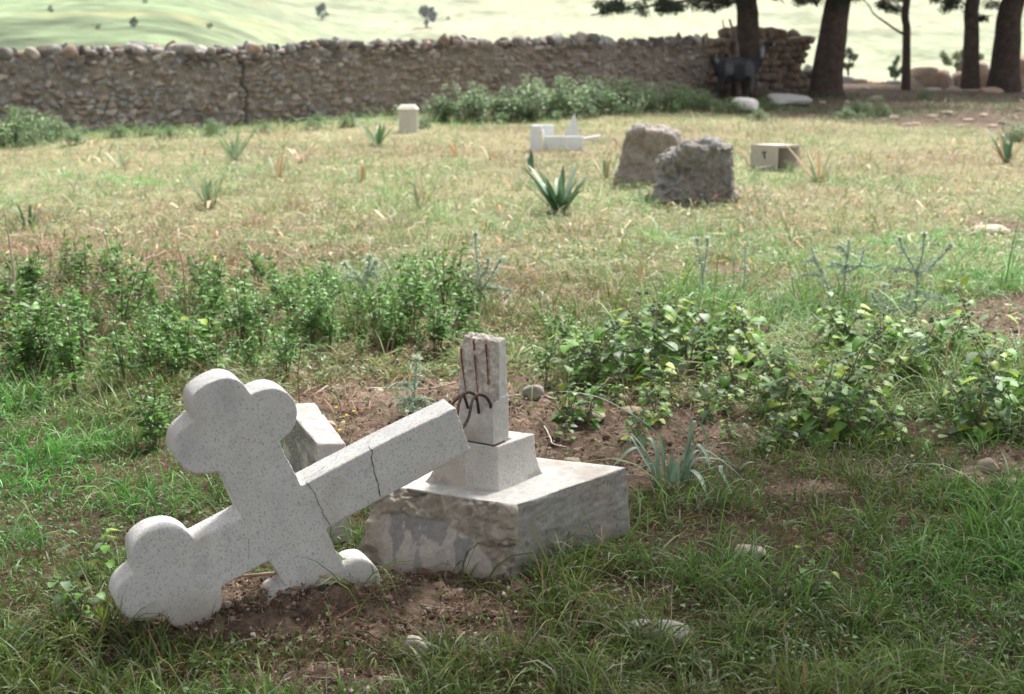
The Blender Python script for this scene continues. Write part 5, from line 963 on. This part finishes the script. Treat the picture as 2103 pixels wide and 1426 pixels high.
# ------------------------------------------------------------------ shrubs along the wall, far bushes, flowers, sticks
def shrub_proto(seed, rad=(.6, .3, .32), n=1700, col=(.09, .15, .06)):
    r = random.Random(seed); root = empty('wall_shrub', (0, 0, 0)); gs = Geo(); gl = Geo()
    for s in range(26):
        x, y = r.gauss(0, rad[0]*.5), r.gauss(0, rad[1]*.45); h = rad[2]*2*r.uniform(.45, 1.05)*max(.4, 1-abs(x)/rad[0]*.45)
        P = spline([(x, y, -.03), (x+r.gauss(0, .03), y+r.gauss(0, .03), h*.5), (x+r.gauss(0, .07), y+r.gauss(0, .06), h)], 5); tube(gs, P, np.linspace(.006, .002, len(P)), (.16, .14, .08), 4)
        m = n//26; k = (RNG.uniform(.1, 1, m)*(len(P)-1)).astype(int); th = RNG.uniform(0, 6.28, m); D = np.stack([np.cos(th), np.sin(th), RNG.uniform(-.3, .9, m)], -1); tone = r.uniform(.75, 1.4)
        cc = jit(np.array(col)*tone, m, .25)*(1+.5*(k/len(P))[:, None]); leaves(gl, P[k]+unit(D)*RNG.uniform(.01, .06, m)[:, None], D, RNG.uniform(.03, .065, m), RNG.uniform(.02, .045, m), cc, 2, .4)
    gs.obj('stem', M_STEM, root); gl.obj('foliage', M_LEAF, root); return root
sp = [shrub_proto(1), shrub_proto(2), shrub_proto(3, (.55, .3, .29), 1700, (.12, .18, .08))]
WSH = [(905, 248, .6), (945, 250, .95), (985, 248, .95), (1030, 246, .7), (1060, 246, .85), (1100, 244, 1.1), (1140, 240, 1.0), (1180, 238, 1.05), (1222, 236, 1.0), (1262, 232, .95), (1300, 232, .9), (1340, 230, .8), (1378, 230, .8), (1415, 228, .7), (1450, 230, .62), (1500, 234, .45), (1575, 228, .4)]
for i, (x, y, s) in enumerate(WSH):
    place(sp[i % 3], 0, x, y, s, 'leafy nettle bush at the foot of the wall, between the ossuary box and the goat', 'nettle bushes along the wall', 'bush', rz=rr.uniform(-.5, .5))
for i, (x, y, s) in enumerate([(-30, 302, .85), (22, 298, .8), (70, 290, .7), (118, 282, .5), (150, 300, .35)]): place(sp[(i+2) % 3], 0, x, y, s, 'grey-green bush against the wall at the left edge', 'bushes at the left end of the wall', 'bush', rz=.3*i)
for i, (x, y, s) in enumerate([(242, 283, .33), (300, 280, .28), (350, 285, .3), (432, 277, .36), (640, 268, .3), (655, 255, .3), (720, 262, .35), (870, 262, .3), (545, 272, .25)]): place(sp[i % 3], 0, x, y, s, 'small dark tuft of weeds at the bottom of the wall', 'weed tufts at the wall foot', 'weed')
for i, (x, y, s) in enumerate([(1765, 236, .42), (1795, 240, .5), (1740, 245, .35), (1900, 205, .35), (2085, 290, .5), (1560, 250, .35)]): place(sp[i % 3], 0, x, y, s, 'low dark green weed clump in the shade of the trees', 'weeds in the shade of the trees', 'weed')
def far_bush(x, y, w, h, Y, col, label, L=.12, n=2200, trunk=True):
    p = PY(x, y, Y); zt = float(tz(p[0], p[1])); sc = Y/F_PX; root = empty('shrub', (p[0], p[1], min(p[2], p[2])), label=label, cat='bush'); hh = h*sc; ww = w*sc
    g = Geo(); foliage_cloud(g, (0, 0, hh*.55), (ww*.5, ww*.5, hh*.5), n, col, L, L*.5, int(x), .0, 16); g.obj('foliage', M_NEEDLE, root)
    g = Geo(); tube(g, np.array([(0, 0, zt-p[2]-.1), (0, 0, hh*.2), (ww*.05, 0, hh*.6)]), [ww*.09, ww*.07, ww*.03], (.16, .14, .12), 7); g.obj('trunk', M_BARK, root)
far_bush(1742, 148, 34, 44, 34, (.24, .26, .19), 'greyish shrub beyond the field edge, between the big trunk and the slender one', .05)
far_bush(1838, 165, 34, 50, 34, (.15, .21, .12), 'small green tree-like shrub just left of the slender trunk', .05)
far_bush(1970, 140, 90, 30, 37, (.18, .21, .12), 'low rounded olive bush behind the rubble, between two trunks', .06)
far_bush(1710, 182, 50, 30, 36, (.20, .23, .17), 'low grey scrub behind the rubble, right of the big trunk', .05)
far_bush(1672, 152, 60, 22, 60, (.24, .26, .22), 'pale distant scrub in the gap between wall end and big trunk', .1)
def hill_tree(x, y, w, h, label, col=(.055, .085, .06)):
    for Y in np.arange(100, 1500, 3.0):
        p = PY(x, y, Y)
        if p[2] < float(tz(p[0], p[1])): break
    far_bush(x, y, w, h, Y, col, label, .0035*Y*h/40*.5, 1500)
hill_tree(876, 58, 34, 46, 'dark round tree alone on the pale far hillside'); hill_tree(661, 42, 24, 30, 'smaller dark tree on the far hillside, left of the round one'); hill_tree(275, 58, 15, 20, 'tiny dark bush on the green slope at upper left')
for i, (x, y, w, h) in enumerate([(105, 25, 14, 12), (298, 8, 12, 10), (200, 60, 18, 10), (430, 60, 18, 12), (1716, 118, 14, 12), (920, 42, 8, 8)]):
    p = None; hill_tree(x, y, w, h, 'low scrub bush dotted on the distant slope beyond the wall', (.10, .14, .08)); bpy.data.objects[-1] if False else None
for o in [o for o in COL.objects if o.get('label', '').startswith('low scrub bush dotted')]: o['group'] = 'scrub bushes on the distant slope'
def stick(px, zs, R, col, label, name='dry_stick'):
    P = [PZ(x, y, z) for (x, y), z in zip(px, zs)]; P = [p+V3(0, 0, float(tz(p[0], p[1]))) for p in P]; P = spline(P, 6); P = P+.004*np.stack([noise(P*20+k*7, 5) for k in range(3)], -1); b = P[0].copy(); g = Geo(); m = len(P)
    tube(g, P-b, np.linspace(R, R*.6, m)*(1+.15*noise(P*60, 3)), jit(col, m, .15), 7); o = g.obj(name, M_STEM); o.location = b; tag(o, label, 'stick', 'twigs among the litter' if 'among the litter' in label else None)
stick([(470, 1196), (560, 1208), (660, 1222), (715, 1230)], [.03, .035, .03, .01], .005, (.36, .25, .18), 'thin brown stick lying under the lower arm of the cross')
stick([(745, 800), (800, 795), (870, 800), (935, 786)], [.01, .012, .012, .02], .004, (.42, .36, .30), 'pale dead stem lying on soil just left of the stump')
stick([(1040, 822), (1075, 818), (1110, 818), (1140, 826)], [.01, .014, .014, .01], .005, (.42, .36, .30), 'curved pale root fragment beside the round stone')
stick([(1118, 872), (1128, 895), (1140, 912), (1162, 915)], [.015, .012, .02, .01], .003, (.55, .47, .38), 'short bleached twig on bare soil right of the stump')
stick([(1430, 828), (1480, 832), (1540, 828)], [.012, .015, .01], .007, (.16, .11, .08), 'dark twig lying along the soil under the nettles')
stick([(1470, 790), (1500, 760), (1528, 728)], [.0, .05, .08], .007, (.36, .28, .2), 'thick pale stalk slanting up inside the nettle bed', 'dry_stalk')
stick([(560, 1405), (620, 1385), (680, 1390), (700, 1400)], [.008, .01, .012, .008], .003, (.30, .24, .2), 'dark twig on the soil at the bottom of the picture')
for i_ in range(14):
    x_, y_ = [(640, 860, 960, 800), (380, 1240, 1060, 1400), (1180, 840, 1520, 960)][i_ % 3][:2]; X_, Y_ = [(640, 800, 960, 880), (380, 1240, 1060, 1400), (1180, 840, 1520, 960)][i_ % 3][2:]; a_, b_ = rr.uniform(x_, X_), rr.uniform(min(y_, Y_), max(y_, Y_)); d_ = rr.uniform(-30, 30)
    stick([(a_, b_), (a_+20, b_+d_*.2), (a_+45, b_+d_*.35)], [.008, .014, .008], .0022, rr.choice([(.40, .33, .27), (.25, .17, .12), (.5, .43, .35)]), 'thin dry twig among the litter on the bare soil')
stick([(250, 1365), (300, 1375), (340, 1378)], [.01, .01, .008], .0028, (.45, .38, .32), 'pale thin twig on the soil at bottom left')
def upright(px, Y, R, col, label):
    P = np.array([PY(x, y, Y) for x, y in px]); P[0, 2] = float(tz(P[0, 0], P[0, 1]))-.01; b = P[0].copy(); g = Geo(); P = spline(P, 6); tube(g, P-b, np.linspace(R, R*.4, len(P)), col, 6); o = g.obj('dead_weed', M_STEM); o.location = b; tag(o, label, 'dry stem')
upright([(30, 640), (28, 560), (20, 500), (10, 432)], Yof(30, 650), .009, (.45, .36, .28), 'tall pale dead stem leaning at the left edge of the meadow')
upright([(388, 700), (380, 600), (374, 540), (363, 500)], Yof(388, 720), .004, (.28, .17, .12), 'thin reddish dead stem standing in the left herb patch')
upright([(615, 830), (612, 770), (617, 720), (616, 700)], Yof(615, 835), .003, (.24, .10, .08), 'dark red bare stem right above the cross head')
upright([(938, 290), (938, 268), (937, 250)], Yof(938, 292), .006, (.40, .30, .22), 'short dry stem standing right of the ossuary box')
for i in range(26):
    x = rr.uniform(40, 300); y = rr.uniform(600, 760); h = rr.uniform(60, 150); q = Yof(x, y); P = np.array([PY(x, y, q), PY(x+rr.uniform(-8, 8), y-h*.5, q), PY(x+rr.uniform(-14, 14), y-h, q)]); P[0, 2] = float(tz(P[0, 0], P[0, 1]))-.01; b = P[0].copy()
    root = empty('seed_stalk', b, label='dry brown seed stalk with dark knobs standing in the left herb patch', cat='dry stem', group='dry seed stalks on the left'); P = spline(P, 5)-b; g = Geo(); tube(g, P, np.linspace(.0025, .0012, len(P)), (.22, .14, .10), 5); g.obj('stem', M_STEM, root)
    g = Geo()
    for k in range(12): t = rr.uniform(.55, 1); c = P[int(t*(len(P)-1))]+RNG.normal(size=3)*.008; g.add(ICO2_V*rr.uniform(.003, .0065)+c, None, ICO2_F, rr.choice([(.10, .08, .06), (.20, .22, .13), (.16, .13, .09)]))
    g.obj('seed_heads', M_STEM, root)
def flower(x, y, dz, R, col, label, group):
    q = ground(x, y); root = empty('wild_flower', (q[0], q[1], float(tz(q[0], q[1]))), label=label, cat='flower', group=group); g = Geo(); tube(g, spline([(0, 0, -.01), (.008, 0, dz*.5), (rr.uniform(-.02, .02), 0, dz)], 3), .0012, (.15, .2, .07), 4); g.obj('stem', M_STEM, root)
    g = Geo(); n = 9; th = np.linspace(0, 6.28, n, endpoint=False); D = np.stack([np.cos(th), np.sin(th), 0*th+.25], -1); leaves(g, np.tile((0, 0, dz), (n, 1)), D, np.full(n, R), np.full(n, R*.5), np.tile(col, (n, 1)), 3, .1); g.obj('petals', M_FLOWER, root)
for x, y, d in ((692, 885, .09), (712, 890, .07), (705, 900, .06), (728, 888, .08), (698, 905, .04)): flower(x, y, d, .009, (.75, .50, .02), 'tiny yellow daisy on bare soil just behind the kerb slab', 'yellow daisies behind the kerb slab')
for i in range(60):
    x, y = rr.uniform(0, 2100), rr.uniform(290, 640)
    if rr.random() < .6: flower(x, y, rr.uniform(.05, .12), .014, (.78, .55, .05), 'tiny yellow flower among the meadow grass', 'yellow flowers in the meadow')
    else: flower(x, y, rr.uniform(.05, .12), .014, (.45, .22, .55), 'tiny mauve flower among the meadow grass', 'mauve flowers in the meadow')
# ------------------------------------------------------------------ air
def haze():
    bm = bmesh.new(); bmesh.ops.create_cube(bm, size=1); me = bpy.data.meshes.new('haze'); bm.to_mesh(me); bm.free(); o = bpy.data.objects.new('haze', me); COL.objects.link(o)
    zs = [v.co.z for n in ('ground', 'hills') for v in bpy.data.objects[n].data.vertices]; lo, hi = min(zs)-1, max(max(zs), 14)+6
    o.scale = (4200, 4200, hi-lo); o.location = (0, 0, (hi+lo)/2); m = bpy.data.materials.new('haze'); m.use_nodes = True; N = m.node_tree.nodes; N.remove(N['Principled BSDF'])
    v = N.new('ShaderNodeVolumePrincipled'); v.inputs['Density'].default_value = .00022; v.inputs['Color'].default_value = (.93, .95, 1, 1); m.node_tree.links.new(v.outputs[0], N['Material Output'].inputs['Volume']); me.materials.append(m); tag(o, kind='stuff')
haze()
